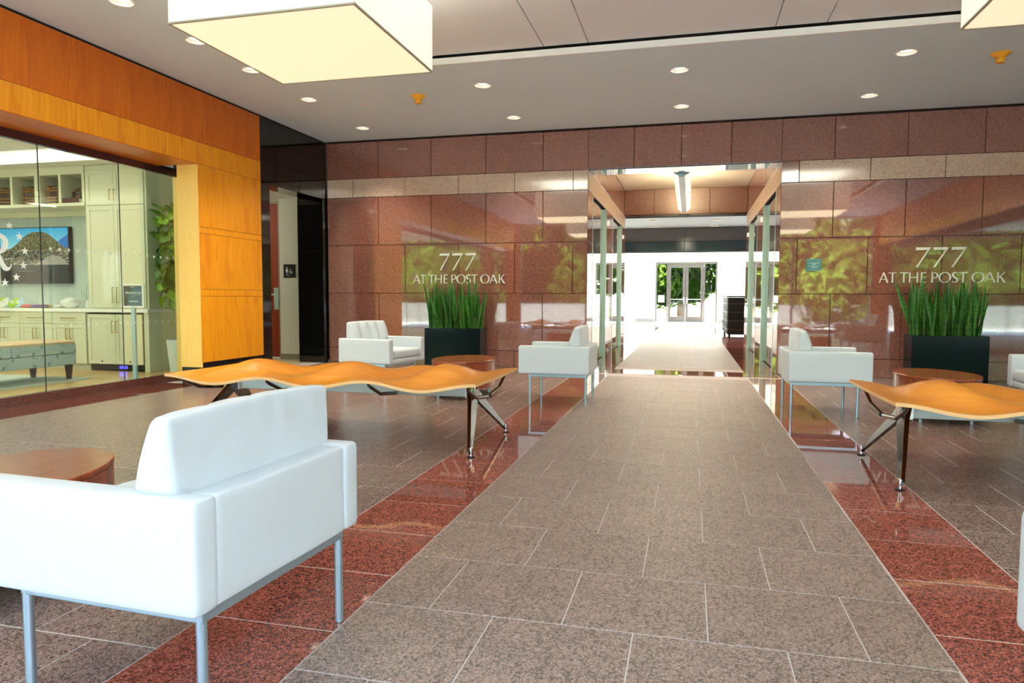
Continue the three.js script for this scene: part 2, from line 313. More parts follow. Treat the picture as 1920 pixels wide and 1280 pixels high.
// ---------------------------------------------------------------- far hall
{
  const low = struct('ceiling_hall_low', bx(-7.4, 7.4, 2.97, 3.1, -9.3, -6.35), M.soffit);
  const head = struct('wall_hall_header', bx(-7.4, 7.4, 2.33, 4.2, -9.4, -8.92), M.blackJoint);
  const gm = tones(phys({ map: T.black, color: rgb(255, 246, 240), roughness: 0.12, ior: 1.6 }), 2, 4), dk = gm.map((m) => { const k = m.clone(); k.map = null; k.color = rgb(104, 98, 98); return k; }), dk2 = gm.map((m) => { const k = m.clone(); k.map = null; k.color = rgb(70, 88, 96); return k; });  // lower course: daylight reflected from below put into its blue colour
  const xs = [-5.57, -3.77, -1.97, -0.17, 1.63, 3.43, 5.23];
  clad(head, 'granite_panel', 'z+', -8.9, [...grid(xs, 2.6, 2.965, dk), ...grid(xs, 2.335, 2.6, dk2)], { seed: 9 });
  struct('ceiling_hall_high', bx(-7.4, 7.4, 4.2, 4.4, -22.3, -9.0), M.white);
  const far = struct('wall_hall_back', [bx(-7.4, -1.52, 0, 4.2, -22.3, -22.0), bx(1.16, 7.4, 0, 4.2, -22.3, -22.0), bx(-1.52, 1.16, 2.7, 4.2, -22.3, -22.0)], M.wallWhite);
  struct('baseboard_hall', [bx(-2.4, -1.56, 0, 0.16, -22, -21.975), bx(1.2, 1.9, 0, 0.16, -22, -21.975)], std({ color: rgb(120, 118, 116), roughness: 0.5 }));
  for (const s of [-1, 1]) {
    const x = s * 7.4, w = struct('wall_hall_' + (s < 0 ? 'left' : 'right'), [bx(x - 0.15, x + 0.15, 3.7, 4.2, -22.3, -6.2), bx(x - 0.15, x + 0.15, 0, 3.7, -9.4, -6.2), bx(x - 0.15, x + 0.15, 0, 3.7, -22.3, -21.4), bx(x - 0.15, x + 0.15, 0, 0.12, -21.4, -9.4)], M.wallWhite);
    const win = struct('window_added_hall_' + (s < 0 ? 'left' : 'right'), bx(x - 0.05, x + 0.05, 3.6, 3.7, -21.4, -9.4), M.mullion);  // side glazing added out of view to let skylight into the hall
    for (let k = 0; k <= 6; k++) part(win, 'mullion', bx(x - 0.05, x + 0.05, 0.12, 3.6, -21.4 + k * 2 - (k === 6 ? 0.06 : 0), -21.34 + k * 2 - (k === 6 ? 0.06 : 0)), M.mullion);
    for (let k = 0; k < 6; k++) part(win, 'pane', bx(x - 0.004, x + 0.004, 0.12, 3.6, -21.34 + k * 2, -19.4 + k * 2), M.clear);
  }
  // unseen ceiling panels, added so the far wall reads bright white
  for (const [x, z] of [[-3.4, -12], [0, -12], [3.4, -12], [-3.4, -18], [0, -18], [3.4, -18]]) {
    const t = thing('added_hall_light', `added unseen flat light above the far hall, ${z > -15 ? 'near' : 'far'} row, ${x < 0 ? 'left' : x > 0 ? 'right' : 'middle'}`, 'ceiling light', [x, 4.16, z], 0, 'added unseen lights of the far hall');
    part(t, 'frame', [bx(-0.92, 0.92, 0.01, 0.04, -1.22, 1.22, 0.004)], M.white);
    part(t, 'diffuser', bx(-0.88, 0.88, 0, 0.012, -1.18, 1.18), std({ color: rgb(250, 250, 250), emissive: rgb(255, 252, 246), emissiveIntensity: 2 }));
    const L = new THREE.RectAreaLight(rgb(255, 250, 240), 11, 1.7, 2.3); L.position.set(0, -0.02, 0); L.rotation.x = -Math.PI / 2; t.add(L);
  }
  // glazed doors with side lights
  const D = struct('door_entrance', [bx(-1.52, -1.46, 0, 2.7, -22.06, -21.98), bx(1.1, 1.16, 0, 2.7, -22.06, -21.98), bx(-1.46, 1.1, 2.62, 2.7, -22.06, -21.98), bx(-1.03, -0.97, 0, 2.62, -22.06, -21.98), bx(0.58, 0.64, 0, 2.62, -22.06, -21.98)], M.frame, 'grey metal entrance door frame with glazed side lights');
  for (const [a, b, l] of [[-0.965, -0.205, 1], [-0.195, 0.575, -1]]) {
    const leaf = part(D, 'door_leaf', [bx(a, a + 0.12, 0.02, 2.6, -22.05, -22), bx(b - 0.12, b, 0.02, 2.6, -22.05, -22), bx(a + 0.12, b - 0.12, 2.46, 2.6, -22.05, -22), bx(a + 0.12, b - 0.12, 0.02, 0.26, -22.05, -22)], M.frame);
    part(leaf, 'pane', bx(a + 0.12, b - 0.12, 0.26, 2.46, -22.03, -22.02), M.clear);
    const hx = l > 0 ? b - 0.06 : a + 0.06;
    part(leaf, 'handle', [tube([[hx, 0.88, -22], [hx, 0.88, -21.9], [hx, 1.0, -21.87], [hx, 1.12, -21.9], [hx, 1.12, -22]], 0.02, 24, 8), bx(a + 0.1, b - 0.1, 1.02, 1.05, -21.98, -21.95, 0.006)], M.chrome);
  }
  part(D, 'pane', bx(-1.46, -1.03, 0.04, 2.62, -22.03, -22.02), M.clear); part(D, 'pane', bx(0.64, 1.1, 0.04, 2.62, -22.03, -22.02), M.clear);
  part(D, 'threshold', bx(-1.52, 1.16, 0, 0.02, -22.1, -21.97), M.steel);
  solo('door_notice', bx(-1.4, -1.12, 0.9, 1.22, -22.0, -21.995), M.white, 'white notice on the glass left of the entrance doors', 'notice');
  solo('keypad', [bx(1.34, 1.46, 1.05, 1.28, -22, -21.97, 0.006)], std({ color: rgb(150, 150, 148), roughness: 0.5 }), 'small grey control box on the white far wall', 'control box');
}

// ---------------------------------------------------------------- floors
{
  const floor = struct('floor', [bx(-6.44, 5.8, -0.2, -0.0016, -6.2, FRONT), bx(-7.4, 7.4, -0.2, -0.013, -22.3, -6.2)], M.grout);
  const K = 0.469, Z0 = 8.76, spec = [], r = rng(99), v3 = new THREE.Vector3();
  camera.updateMatrixWorld(); camera.updateProjectionMatrix();
  const add = (x0, x1, z0, z1, mats, name) => spec.push({ x0, x1, z0, z1, m: mats[Math.floor(r() * mats.length)], v: Math.floor(r() * 6), name });
  for (let k = -9; k < 53; k++) {
    const z1 = Z0 - K * k, z0 = z1 - K, even = ((k % 2) + 2) % 2 === 0;
    if (z1 > FRONT - 0.02) continue;
    if (!(z1 > -0.2 && z0 < 0.45)) for (let x = -1.097 - (even ? 0 : K / 2); x < 0.78; x += K) { const a = Math.max(x, -1.097), b = Math.min(x + K, 0.783); if (b - a > 0.02) add(a, b, z0, z1, M.path, 'path_tile'); }
    if (z0 > 0.2) {
      const L0 = even ? 0 : K / 2;
      for (let x = -1.574 + L0; x > XL; x -= K) { const b = Math.min(x, -1.574), a = Math.max(x - K, XL); if (b - a > 0.02) add(a, b, z0, z1, M.side, 'side_tile'); }
      const R1 = even ? K / 2 : K;
      for (let x = 1.238 + R1 - K; x < XR; x += K) { const a = Math.max(x, 1.238), b = Math.min(x + K, XR); if (b - a > 0.02) add(a, b, z0, z1, M.side, 'side_tile'); }
      add(-1.574, -1.097, z0 + K / 2, z1 + K / 2, M.red, 'border_tile'); add(0.783, 1.238, z0 + K / 2, z1 + K / 2, M.red, 'border_tile');
    } else if (z1 < -0.1) {
      const a = z0 < -6.2 ? -2.2 : -1.6, b = z0 < -6.2 ? 1.9 : 1.3;
      add(a, -1.097, z0, z1, M.red, 'border_tile'); add(0.783, b, z0, z1, M.red, 'border_tile');
    }
  }
  // threshold strips under the opening and the edge along the glass front
  for (let x = -5.8, i = 0; x < 5.4; x += 0.945, i++) { if (x > -1.7 && x < 1.2) continue; }
  for (const [a, b] of grid([OL, -0.83, -0.157, 0.53, OR], 0, 1, 0)) add(a, b, -0.2, 0.43, M.red, 'border_tile');
  for (const [a, b] of [...grid([XL, -4.9, -4, -3.09, -2.19, OL], 0, 1, 0), ...grid([OR, 1.89, 2.79, 3.7, 4.6, XR], 0, 1, 0)]) add(a, b, 0, 0.32, M.side, 'side_tile');
  for (let z = 3.1; z < FRONT - 0.9; z += 0.94) add(-6.36, XL, z, z + 0.94, [M.darkRed], 'border_tile');
  for (const s of spec) {
    let big = 0, seen = 0; const q = [];
    for (const [x, z] of [[s.x0, s.z0], [s.x1, s.z0], [s.x1, s.z1], [s.x0, s.z1], [(s.x0 + s.x1) / 2, (s.z0 + s.z1) / 2]]) {
      v3.set(x, 0, z).applyMatrix4(camera.matrixWorldInverse); if (v3.z > -0.3) { q.push(null); continue; }
      v3.applyMatrix4(camera.projectionMatrix); q.push([v3.x * 960, v3.y * 640]); if (Math.abs(v3.x) < 1.02 && Math.abs(v3.y) < 1.02) seen = 1;
    }
    if (seen && q.slice(0, 4).every(Boolean)) { for (let k = 0; k < 4; k++) { const a = q[k], b = q[(k + 1) % 4]; big += a[0] * b[1] - a[1] * b[0]; } big = Math.abs(big) / 2; } else if (seen) big = 1e5;
    s.big = big;
  }
  spec.sort((a, b) => b.big - a.big);
  const rest = new Map(), per = {};
  for (const s of spec) {
    per[s.name] = (per[s.name] ?? 0) + 1;
    const g = slab(s.x1 - s.x0 - 0.005, s.z1 - s.z0 - 0.0065, 0.012, 0.0012, s.v), x = (s.x0 + s.x1) / 2, z = (s.z0 + s.z1) / 2;
    if (s.big > 60 && (floor.userData.built = (floor.userData.built ?? 0) + 1) <= 300) { const m = mesh(s.name, g, s.m, floor); m.rotation.x = -Math.PI / 2; m.position.set(x, 0, z); continue; }
    const q = g.clone(); q.rotateX(-Math.PI / 2); q.translate(x, 0, z);
    if (!rest.has(s.m)) rest.set(s.m, []); rest.get(s.m).push(q);
  }
  delete floor.userData.built;
  const ms = [...rest.keys()], merged = mergeGeometries(ms.map((m) => mergeGeometries(rest.get(m))), true), m = lit(new THREE.Mesh(merged, ms));
  m.name = 'distant_tiles'; m.userData.kind = 'stuff'; floor.add(m);
  const pol = phys({ color: rgb(214, 208, 200), roughness: 0.08, ior: 1.6 });
  part(floor, 'hall_paving', [bx(-7.2, -2.2, -0.012, 0, -22, -6.2), bx(1.9, 7.2, -0.012, 0, -22, -6.2), bx(-2.2, 1.9, -0.012, 0, -22, -16.2)], pol);
}

// ---------------------------------------------------------------- ceiling: grey soffit with round holes and a raised tray
const LAMPS = [[-4.785, 0.75], [-4.775, 2.3], [-4.79, 3.5], [-4.775, 4.415], [-4.775, 5.354], [-2.443, 0.823], [-2.441, 2.35], [-0.154, 0.867], [-0.16, 2.383], [2.113, 0.825], [2.105, 2.408]];
const TRAY = [-4.3, 3.99, 3.17, 11.6];
{
  const s = new THREE.Shape([[-6.44, 0], [XR + 0.3, 0], [XR + 0.3, -FRONT], [-6.44, -FRONT]].map((p) => new THREE.Vector2(...p)));
  s.holes.push(new THREE.Path([[TRAY[0], -TRAY[2]], [TRAY[1], -TRAY[2]], [TRAY[1], -TRAY[3]], [TRAY[0], -TRAY[3]]].map((p) => new THREE.Vector2(...p))));
  for (const [x, z] of LAMPS) { const h = new THREE.Path(); h.absarc(x, -z, 0.098, 0, Math.PI * 2, true); s.holes.push(h); }
  const g = new THREE.ExtrudeGeometry(s, { depth: 0.062, bevelEnabled: false, curveSegments: 28 }); g.rotateX(-Math.PI / 2); g.translate(0, CEIL, 0);
  const c = struct('ceiling', boxUV(g), M.soffit);
  part(c, 'fascia', [bx(TRAY[0], TRAY[1], CEIL - 0.002, CEIL + 0.066, TRAY[2] - 0.012, TRAY[2] + 0.012), bx(TRAY[0] - 0.012, TRAY[0] + 0.012, CEIL - 0.002, CEIL + 0.066, TRAY[2], TRAY[3]), bx(TRAY[1] - 0.012, TRAY[1] + 0.012, CEIL - 0.002, CEIL + 0.066, TRAY[2], TRAY[3])], M.white);
  const xs = [-4.22, -1.525, -1.06, 0.75, 1.21, 3.91];
  clad(c, 'ceiling_panel', 'down', 3.69, grid(xs, 3.195, 11.5, M.upper), { gap: 0.008, t: 0.03, c: 0.003 });
  part(c, 'control_joint', bx(XL + 0.02, TRAY[0], CEIL - 0.0015, CEIL + 0.001, 3.125, 3.135), M.white);
  struct('roof', [bx(-13.3, 10.5, 4.25, 4.45, -6.3, FRONT + 0.3)], M.concrete);
}

// ---------------------------------------------------------------- left wall: black granite doorway, maple panels, glazed lounge front
{
  const wall = struct('wall_left', [bx(XL - 0.3, XL - 0.018, 0, 4.25, -0.0, 0.092), bx(XL - 0.3, XL - 0.018, 2.69, 4.25, 0.092, 1.62), bx(XL - 0.3, XL - 0.018, 0, 4.25, 1.62, 3.09), bx(XL - 0.6, XL - 0.018, 2.7, 4.25, 3.09, FRONT), bx(XL - 0.47, XL - 0.3, 0, 4.25, 0.0, 0.092), bx(XL - 0.64, XL - 0.3, 0, 4.25, 2.6, 2.75)], M.blackJoint);
  clad(wall, 'granite_panel', 'x+', XL, [[0.004, 0.11, 0, 0.254, M.black], [0.004, 0.11, 0.254, 2.67, M.black], [0.004, 0.11, 2.67, 2.99, M.black], [0.11, 1.6, 2.67, 2.99, M.black], [0.004, 1.6, 2.99, 3.575, M.black], [1.6, 1.81, 0, 0.254, M.black], [1.6, 1.81, 0.254, 2.67, M.black], [1.6, 1.81, 2.67, 2.99, M.black], [1.6, 1.81, 2.99, 3.575, M.black]], { gap: 0.004 });
  clad(wall, 'granite_panel', 'z+', 0.11, [[XL - 0.47, XL - 0.002, 0, 0.254, M.black], [XL - 0.47, XL - 0.002, 0.254, 1.922, M.black], [XL - 0.47, XL - 0.002, 1.922, 2.68, M.black]], { gap: 0.004 });
  clad(wall, 'granite_panel', 'down', 2.67, [[XL - 0.3, XL - 0.002, 0.11, 1.6, M.black]], { gap: 0.004 });
  clad(wall, 'granite_panel', 'x+', XL - 0.012, [[1.814, 3.1, 0, 0.258, M.black]], { gap: 0.002, t: 0.006 });
  clad(wall, 'granite_panel', 'z+', 3.1, [[XL - 0.3, XL - 0.014, 0, 0.2, M.black]], { gap: 0.002, t: 0.01 });
  // timber
  clad(wall, 'wood_panel', 'x+', XL, [[1.814, 3.11, 0.262, 1.085, M.wood], [1.814, 3.11, 1.085, 1.17, M.wood], [1.814, 3.11, 1.17, 1.855, M.wood], [1.814, 3.11, 1.855, 1.935, M.wood], [1.814, 3.11, 1.935, 2.69, M.wood]], { gap: 0.004, seed: 31 });
  const zs = [1.814, 8.2, FRONT - 0.02];
  clad(wall, 'wood_panel', 'x+', XL, [...grid(zs, 2.69, 2.955, M.wood), ...grid(zs, 2.955, 3.572, M.woodDark)], { gap: 0.0035, seed: 37 });
  clad(wall, 'wood_panel', 'z+', 3.11, [[XL - 0.3, XL - 0.001, 0.205, 2.685, M.woodDaylit]], { gap: 0.002 });
  clad(wall, 'wood_panel', 'down', 2.684, [[XL - 0.58, XL - 0.001, 3.112, 6.5, M.woodDark], [XL - 0.58, XL - 0.001, 6.5, FRONT - 0.02, M.woodDark]], { gap: 0.002 });
  clad(wall, 'wood_panel', 'z+', 2.775, [[XL - 0.64, XL - 0.3, 0.0, 2.685, M.woodDaylit]], { gap: 0.002 });
  // glazed front
  const GX = -6.4, win = struct('window_1', [bx(GX - 0.03, GX + 0.03, 2.6, 2.7, 2.78, FRONT)], std({ color: rgb(86, 60, 62), metalness: 0.4, roughness: 0.12 }), 'frameless glass front of the lounge with star decals');
  part(win, 'curb', [bx(GX - 0.035, GX + 0.035, 0, 0.1, 2.78, FRONT, 0.004)], M.darkRed, 'dark red granite curb');
  const star = (() => { const p = []; for (let k = 0; k < 10; k++) { const a = Math.PI / 2 + k * Math.PI / 5, r = k % 2 ? 0.4 : 1; p.push([Math.cos(a) * r, Math.sin(a) * r]); } return extrude(p, 0.02); })();
  const seams = [2.78, 3.72, 4.754, 6.9, 9.0, 11.0, FRONT];
  const panes = seams.slice(1).map((z, i) => part(win, 'glass_pane', bx(GX - 0.005, GX + 0.005, 0.1, 2.6, seams[i] + 0.003, z - 0.003), M.glass));
  for (const z of seams.slice(1, -1)) part(win, 'seam', bx(GX - 0.005, GX + 0.005, 0.1, 2.6, z - 0.003, z + 0.003), std({ color: rgb(70, 84, 80), roughness: 0.3 }));
  const decal = (z, y, s) => { const k = panes[seams.findIndex((q) => q > z) - 1], m = part(k, 'star_decal', star, M.frost); m.rotation.y = Math.PI / 2; m.scale.set(s, s, 0.05); m.position.set(GX + 0.0055, y, z); };
  for (const [z, y] of [[5.091, 1.76], [4.99, 1.662], [4.936, 1.523], [4.96, 1.381], [5.04, 1.264], [5.159, 1.208], [5.28, 1.21], [5.22, 1.8]]) decal(z, y, 0.042);
  for (let z = 4.65; z > 2.85; z -= 0.111) { decal(z, 1.566, 0.024); decal(z, 0.77, 0.018); }
  // the large script letter, of which the bowl and the tail are in view
  const R = new THREE.Shape(); R.moveTo(0, 0); R.bezierCurveTo(0.02, 0.12, 0.03, 0.26, 0.05, 0.34); R.bezierCurveTo(0.15, 0.4, 0.3, 0.36, 0.29, 0.27); R.bezierCurveTo(0.285, 0.21, 0.24, 0.175, 0.2, 0.165);
  R.bezierCurveTo(0.23, 0.13, 0.24, 0.06, 0.275, 0.045); R.bezierCurveTo(0.295, 0.04, 0.305, 0.06, 0.312, 0.075); R.lineTo(0.318, 0.07); R.bezierCurveTo(0.31, 0.02, 0.28, 0.0, 0.25, 0.005); R.bezierCurveTo(0.19, 0.02, 0.2, 0.12, 0.15, 0.155); R.bezierCurveTo(0.12, 0.165, 0.09, 0.16, 0.07, 0.155); R.lineTo(0.05, 0); R.closePath();
  const hole = new THREE.Path(); hole.moveTo(0.085, 0.18); hole.bezierCurveTo(0.17, 0.175, 0.24, 0.21, 0.235, 0.275); hole.bezierCurveTo(0.23, 0.325, 0.16, 0.34, 0.11, 0.325); hole.closePath(); R.holes.push(hole);
  const rg = new THREE.ExtrudeGeometry(R, { depth: 0.001, bevelEnabled: false, curveSegments: 12 }), rm = part(panes[2], 'letter_decal', rg, M.frost); rm.rotation.y = Math.PI / 2; rm.position.set(GX + 0.0055, 1.315, 5.4);
}

// ---------------------------------------------------------------- restroom alcove behind the black doorway
{
  const w = struct('wall_alcove', [bx(-6.885, XL - 0.47, 0, 2.9, -0.45, -0.29), bx(-9.2, -8.0, 0, 2.9, -0.5, -0.42), bx(-9.2, -6.8, 2.74, 2.9, -0.5, -0.42), bx(-9.3, -9.2, 0, 2.9, -0.5, 1.5), bx(-9.3, -6.8, 0, 2.9, -0.62, -0.5), bx(-9.2, -6.45, 0, 2.9, 1.25, 1.32)], std({ color: rgb(232, 234, 222), roughness: 0.9 }));
  part(w, 'baseboard', bx(-6.885, XL - 0.47, 0, 0.095, -0.29, -0.28), std({ color: rgb(148, 146, 128), roughness: 0.6 }));
  struct('ceiling_alcove', bx(-9.3, XL - 0.3, 2.76, 2.9, -0.5, 1.6), M.white);
  struct('floor_alcove', bx(-9.3, XL - 0.3, -0.1, 0.0, -0.5, 1.6), std({ color: rgb(196, 180, 140), roughness: 0.4 }));
  const d = struct('door_restroom', [bx(-6.955, -6.887, 0, 2.74, -0.46, -0.36, 0.006), bx(-8.0, -6.955, 2.69, 2.74, -0.46, -0.36)], std({ color: rgb(150, 140, 122), roughness: 0.5 }), 'red brown restroom door in a beige frame');
  part(d, 'door_leaf', bx(-7.96, -6.957, 0.03, 2.685, -0.42, -0.38), M.door, 'red brown door leaf');
  part(d, 'door_sweep', bx(-7.96, -6.96, 0.0, 0.03, -0.42, -0.378), M.white);
  clad(w, 'granite_panel', 'z-', 1.248, [[-8.2, -6.46, 0.002, 1.9, M.black], [-8.2, -6.46, 1.9, 2.755, M.black]], { gap: 0.004, t: 0.0 + 0.01 });  // unseen black lining, added so the polished doorway jamb mirrors dark
  const h = part(d, 'handle_plate', [bx(-7.06, -6.97, 0.86, 1.24, -0.38, -0.372, 0.003)], M.steel);
  part(h, 'lever', [rod([-7.015, 1.12, -0.375], [-7.015, 1.12, -0.32], 0.011), rod([-7.015, 1.12, -0.322], [-7.13, 1.12, -0.322], 0.01)], M.steel);
  part(h, 'kick_latch', [rod([-7.015, 0.95, -0.375], [-7.015, 0.95, -0.34], 0.018)], M.steel);
  const t = canvasTex(256, 256, (g, W_, H_) => {
    g.fillStyle = '#0b0b0d'; g.fillRect(0, 0, W_, H_); g.fillStyle = g.strokeStyle = '#f4f4f4'; g.lineWidth = 9; g.lineCap = 'round';
    g.beginPath(); g.arc(70, 62, 14, 0, 7); g.fill(); g.beginPath(); g.moveTo(58, 82); g.lineTo(82, 82); g.lineTo(98, 142); g.lineTo(42, 142); g.closePath(); g.fill(); g.fillRect(56, 140, 11, 40); g.fillRect(73, 140, 11, 40);
    g.beginPath(); g.moveTo(56, 88); g.lineTo(40, 126); g.moveTo(84, 88); g.lineTo(100, 126); g.stroke();
    g.beginPath(); g.arc(146, 92, 9, 0, 7); g.fill(); g.beginPath(); g.moveTo(148, 104); g.lineTo(152, 136); g.lineTo(180, 136); g.lineTo(190, 166); g.stroke(); g.beginPath(); g.arc(152, 148, 27, -0.3, 3.9); g.stroke();
    g.font = 'bold 24px sans-serif'; g.fillText('Women', 44, 218);
  });
  const s = thing('restroom_sign', 'square black restroom sign with white pictograms on the pale alcove wall', 'sign', [-6.69, 1.525, -0.289]);
  part(s, 'plate', bx(-0.115, 0.115, -0.115, 0.115, 0, 0.008, 0.003), M.dark);
  const f = new THREE.PlaneGeometry(0.222, 0.222); f.translate(0, 0, 0.0085); part(s, 'print', f, std({ map: t, roughness: 0.5 }));
  const o = thing('wall_outlet', 'white wall outlet below the restroom sign', 'outlet', [-6.68, 0.325, -0.289]);
  part(o, 'cover', bx(-0.04, 0.04, -0.062, 0.062, 0, 0.007, 0.003), M.white);
  for (const y of [-0.024, 0.024]) part(o, 'socket', bx(-0.016, 0.016, y - 0.014, y + 0.014, 0.005, 0.009, 0.002), std({ color: rgb(215, 215, 208), roughness: 0.5 }));
  const l = thing('alcove_light', 'round ceiling light hidden inside the restroom alcove', 'ceiling light', [-8.5, 2.74, 0.2]);
  part(l, 'trim_ring', lathe([[0.11, 0.02], [0.14, 0.02], [0.14, 0], [0.12, -0.004], [0.11, 0.004]]), M.white); part(l, 'lens', cyl(0.11, 0.11, 0.006, 24, 0, 0.002), std({ color: 0xffffff, emissive: rgb(255, 244, 214), emissiveIntensity: 1.2 }));
  const L = new THREE.PointLight(rgb(255, 246, 216), 3.2); L.position.set(0, -0.08, 0); L.shadow.radius = 4; l.add(L);
}

// ---------------------------------------------------------------- lounge shell
const LX = -12.6, LZ = 1.52;
{
  const planks = struct('floor_lounge', bx(LX, -6.42, -0.2, -0.012, LZ, FRONT), std({ color: rgb(120, 92, 56), roughness: 0.8 }));
  const r = rng(41), oak = tones(phys({ map: T.oak, roughness: 0.3 }), 4, 8, 0.1), gs = [0, 1, 2].map((k) => { const g = slab(1.52 - 0.003, 0.19 - 0.003, 0.012, 0.001, k); return g; });
  const rest = [];
  for (let z = LZ + 0.1, row = 0; z < FRONT; z += 0.19, row++) for (let x = LX + 0.76 + (row % 3) * 0.5 - 1; x < -6.0; x += 1.52) {
    const a = Math.max(LX, x - 0.76), b = Math.min(-6.45, x + 0.76); if (b - a < 0.1) continue;
    const full = b - a > 1.51, g = full ? gs[Math.floor(r() * 3)] : slab(b - a - 0.003, 0.187, 0.012, 0.001, 1);
    if (z < 6.5 && x > -10.5) { const m = mesh('floor_plank', g, oak[Math.floor(r() * 4)], planks); m.rotation.x = -Math.PI / 2; m.position.set((a + b) / 2, 0, z); }
    else { const q = g.clone(); q.rotateX(-Math.PI / 2); q.translate((a + b) / 2, 0, z); rest.push(q); }
  }
  const st = part(planks, 'distant_planks', mergeGeometries(rest), oak[0]); st.userData.kind = 'stuff';
  struct('wall_lounge_back', bx(LX - 0.2, XL - 0.3, 0, 4.25, LZ - 0.2, LZ), M.wallWhite);
  struct('wall_lounge_left', bx(LX - 0.2, LX, 0, 4.25, LZ - 0.2, FRONT), M.wallWhite);
  struct('wall_lounge_return', [bx(XL - 0.34, XL - 0.3, 0, 3.2, LZ, 2.6)], M.wallWhite);
  const c = struct('ceiling_lounge', [bx(LX, XL - 0.6, 3.07, 3.2, 2.75, FRONT)], M.white);
  part(c, 'bulkhead', [bx(LX, -6.16, 2.955, 3.2, LZ, 2.45)], M.white);
  const cove = thing('lounge_cove_lamp', 'bright cove strip between the lounge ceiling and the cabinet bulkhead', 'lamp', [-9.4, 3.16, 2.6]);
  part(cove, 'tube', rod([-3.1, 0, 0], [3.1, 0, 0], 0.014), std({ color: 0xffffff, emissive: rgb(255, 250, 236), emissiveIntensity: 5 }));
  part(cove, 'bracket', [bx(-3.1, 3.1, 0.01, 0.03, -0.02, 0.02)], M.white);
  { const L = new THREE.RectAreaLight(rgb(255, 248, 230), 16, 6, 0.06); L.position.set(0, -0.02, 0); L.rotation.x = -Math.PI / 2; cove.add(L); }
  for (const [x, z] of [[-9.9, 4.4], [-8.3, 4.4], [-9.9, 8], [-8.3, 8]]) {  // out-of-view panels added to light the lounge
    const t = thing('added_lounge_light', `added unseen square light of the lounge, ${z < 7 ? 'inner' : 'outer'} ${x < -8.5 ? 'left' : 'right'}`, 'ceiling light', [x, 3.05, z], 0, 'added unseen lights of the lounge');
    part(t, 'frame', bx(-0.46, 0.46, 0.004, 0.02, -0.46, 0.46, 0.004), M.white);
    part(t, 'diffuser', bx(-0.43, 0.43, 0, 0.006, -0.43, 0.43), std({ color: 0xffffff, emissive: rgb(255, 248, 226), emissiveIntensity: 2.2 }));
    const L = new THREE.RectAreaLight(rgb(255, 247, 222), 13, 0.84, 0.84); L.position.set(0, -0.012, 0); L.rotation.x = -Math.PI / 2; t.add(L);
  }
}
// ---------------------------------------------------------------- rooms right of the lobby, and the glass front behind the photographer
{
  const wall = struct('wall_right', [bx(XR + 0.018, XR + 0.3, 0, 4.25, -0.018, 3.1), bx(XR + 0.018, XR + 0.6, 2.7, 4.25, 3.1, FRONT)], M.blackJoint);
  const zs = [1.8, 4.7, 7.6, 10.4, FRONT - 0.02];
  clad(wall, 'granite_panel', 'x-', XR, [[0.004, 1.8, 0, 0.254, M.black], [0.004, 1.8, 0.254, 1.92, M.black], [0.004, 1.8, 1.92, 2.69, M.black], [0.004, 1.8, 2.69, 3.575, M.black]], { gap: 0.004 });
  clad(wall, 'wood_panel', 'x-', XR, [[1.8, 3.1, 0.26, 1.1, M.wood], [1.8, 3.1, 1.1, 1.9, M.wood], [1.8, 3.1, 1.9, 2.69, M.wood], ...grid(zs, 2.69, 2.955, M.wood), ...grid(zs, 2.955, 3.572, M.woodDark)], { gap: 0.004 });
  const win = struct('window_2', [bx(6.06, 6.12, 2.6, 2.7, 3.1, FRONT), bx(6.05, 6.13, 0, 0.1, 3.1, FRONT)], M.mullion);
  for (let z = 3.1; z < FRONT - 0.5; z += 1.98) part(win, 'glass_pane', bx(6.085, 6.095, 0.1, 2.6, z + 0.003, z + 1.977), M.glass);
  struct('floor_suite', bx(5.8, 10.4, -0.2, -0.002, 1.3, FRONT), M.concrete);
  struct('wall_suite', [bx(10.3, 10.5, 0, 4.25, 1.3, FRONT), bx(XR + 0.3, 10.3, 0, 4.25, 1.3, 1.5)], M.wallWhite);
  struct('ceiling_suite', bx(6.1, 10.3, 3.07, 3.2, 1.5, FRONT), M.white);
  // storefront
  const f = struct('window_3', [bx(LX, 10.4, 3.55, 4.25, FRONT, FRONT + 0.2), bx(LX, 10.4, -0.2, 0.02, FRONT - 0.02, FRONT + 0.2), bx(LX, 10.4, 2.9, 3.02, FRONT + 0.02, FRONT + 0.14)], M.mullion, 'glazed front of the building with dark transom and mullions');
  const xs = [LX, -10.6, -8.4, -6.15, -5.7, -3.4, -1.25, 0.94, 3.1, 5.4, 5.85, 8.1, 10.4];
  xs.forEach((x, i) => { if (i === 3 || i === 9) part(f, 'pier', bx(x, xs[i + 1], 0.02, 3.55, FRONT - 0.05, FRONT + 0.2), M.woodDark); part(f, 'mullion', bx(x - 0.03, x + 0.03, 0.02, 3.55, FRONT + 0.01, FRONT + 0.15), M.mullion); });
  xs.slice(1).forEach((x, i) => { if (i === 3 || i === 9) return; part(f, 'pane', bx(xs[i] + 0.03, x - 0.03, 0.02, 2.9, FRONT + 0.07, FRONT + 0.08), M.clear); part(f, 'pane', bx(xs[i] + 0.03, x - 0.03, 3.02, 3.55, FRONT + 0.07, FRONT + 0.08), M.clear); });
}
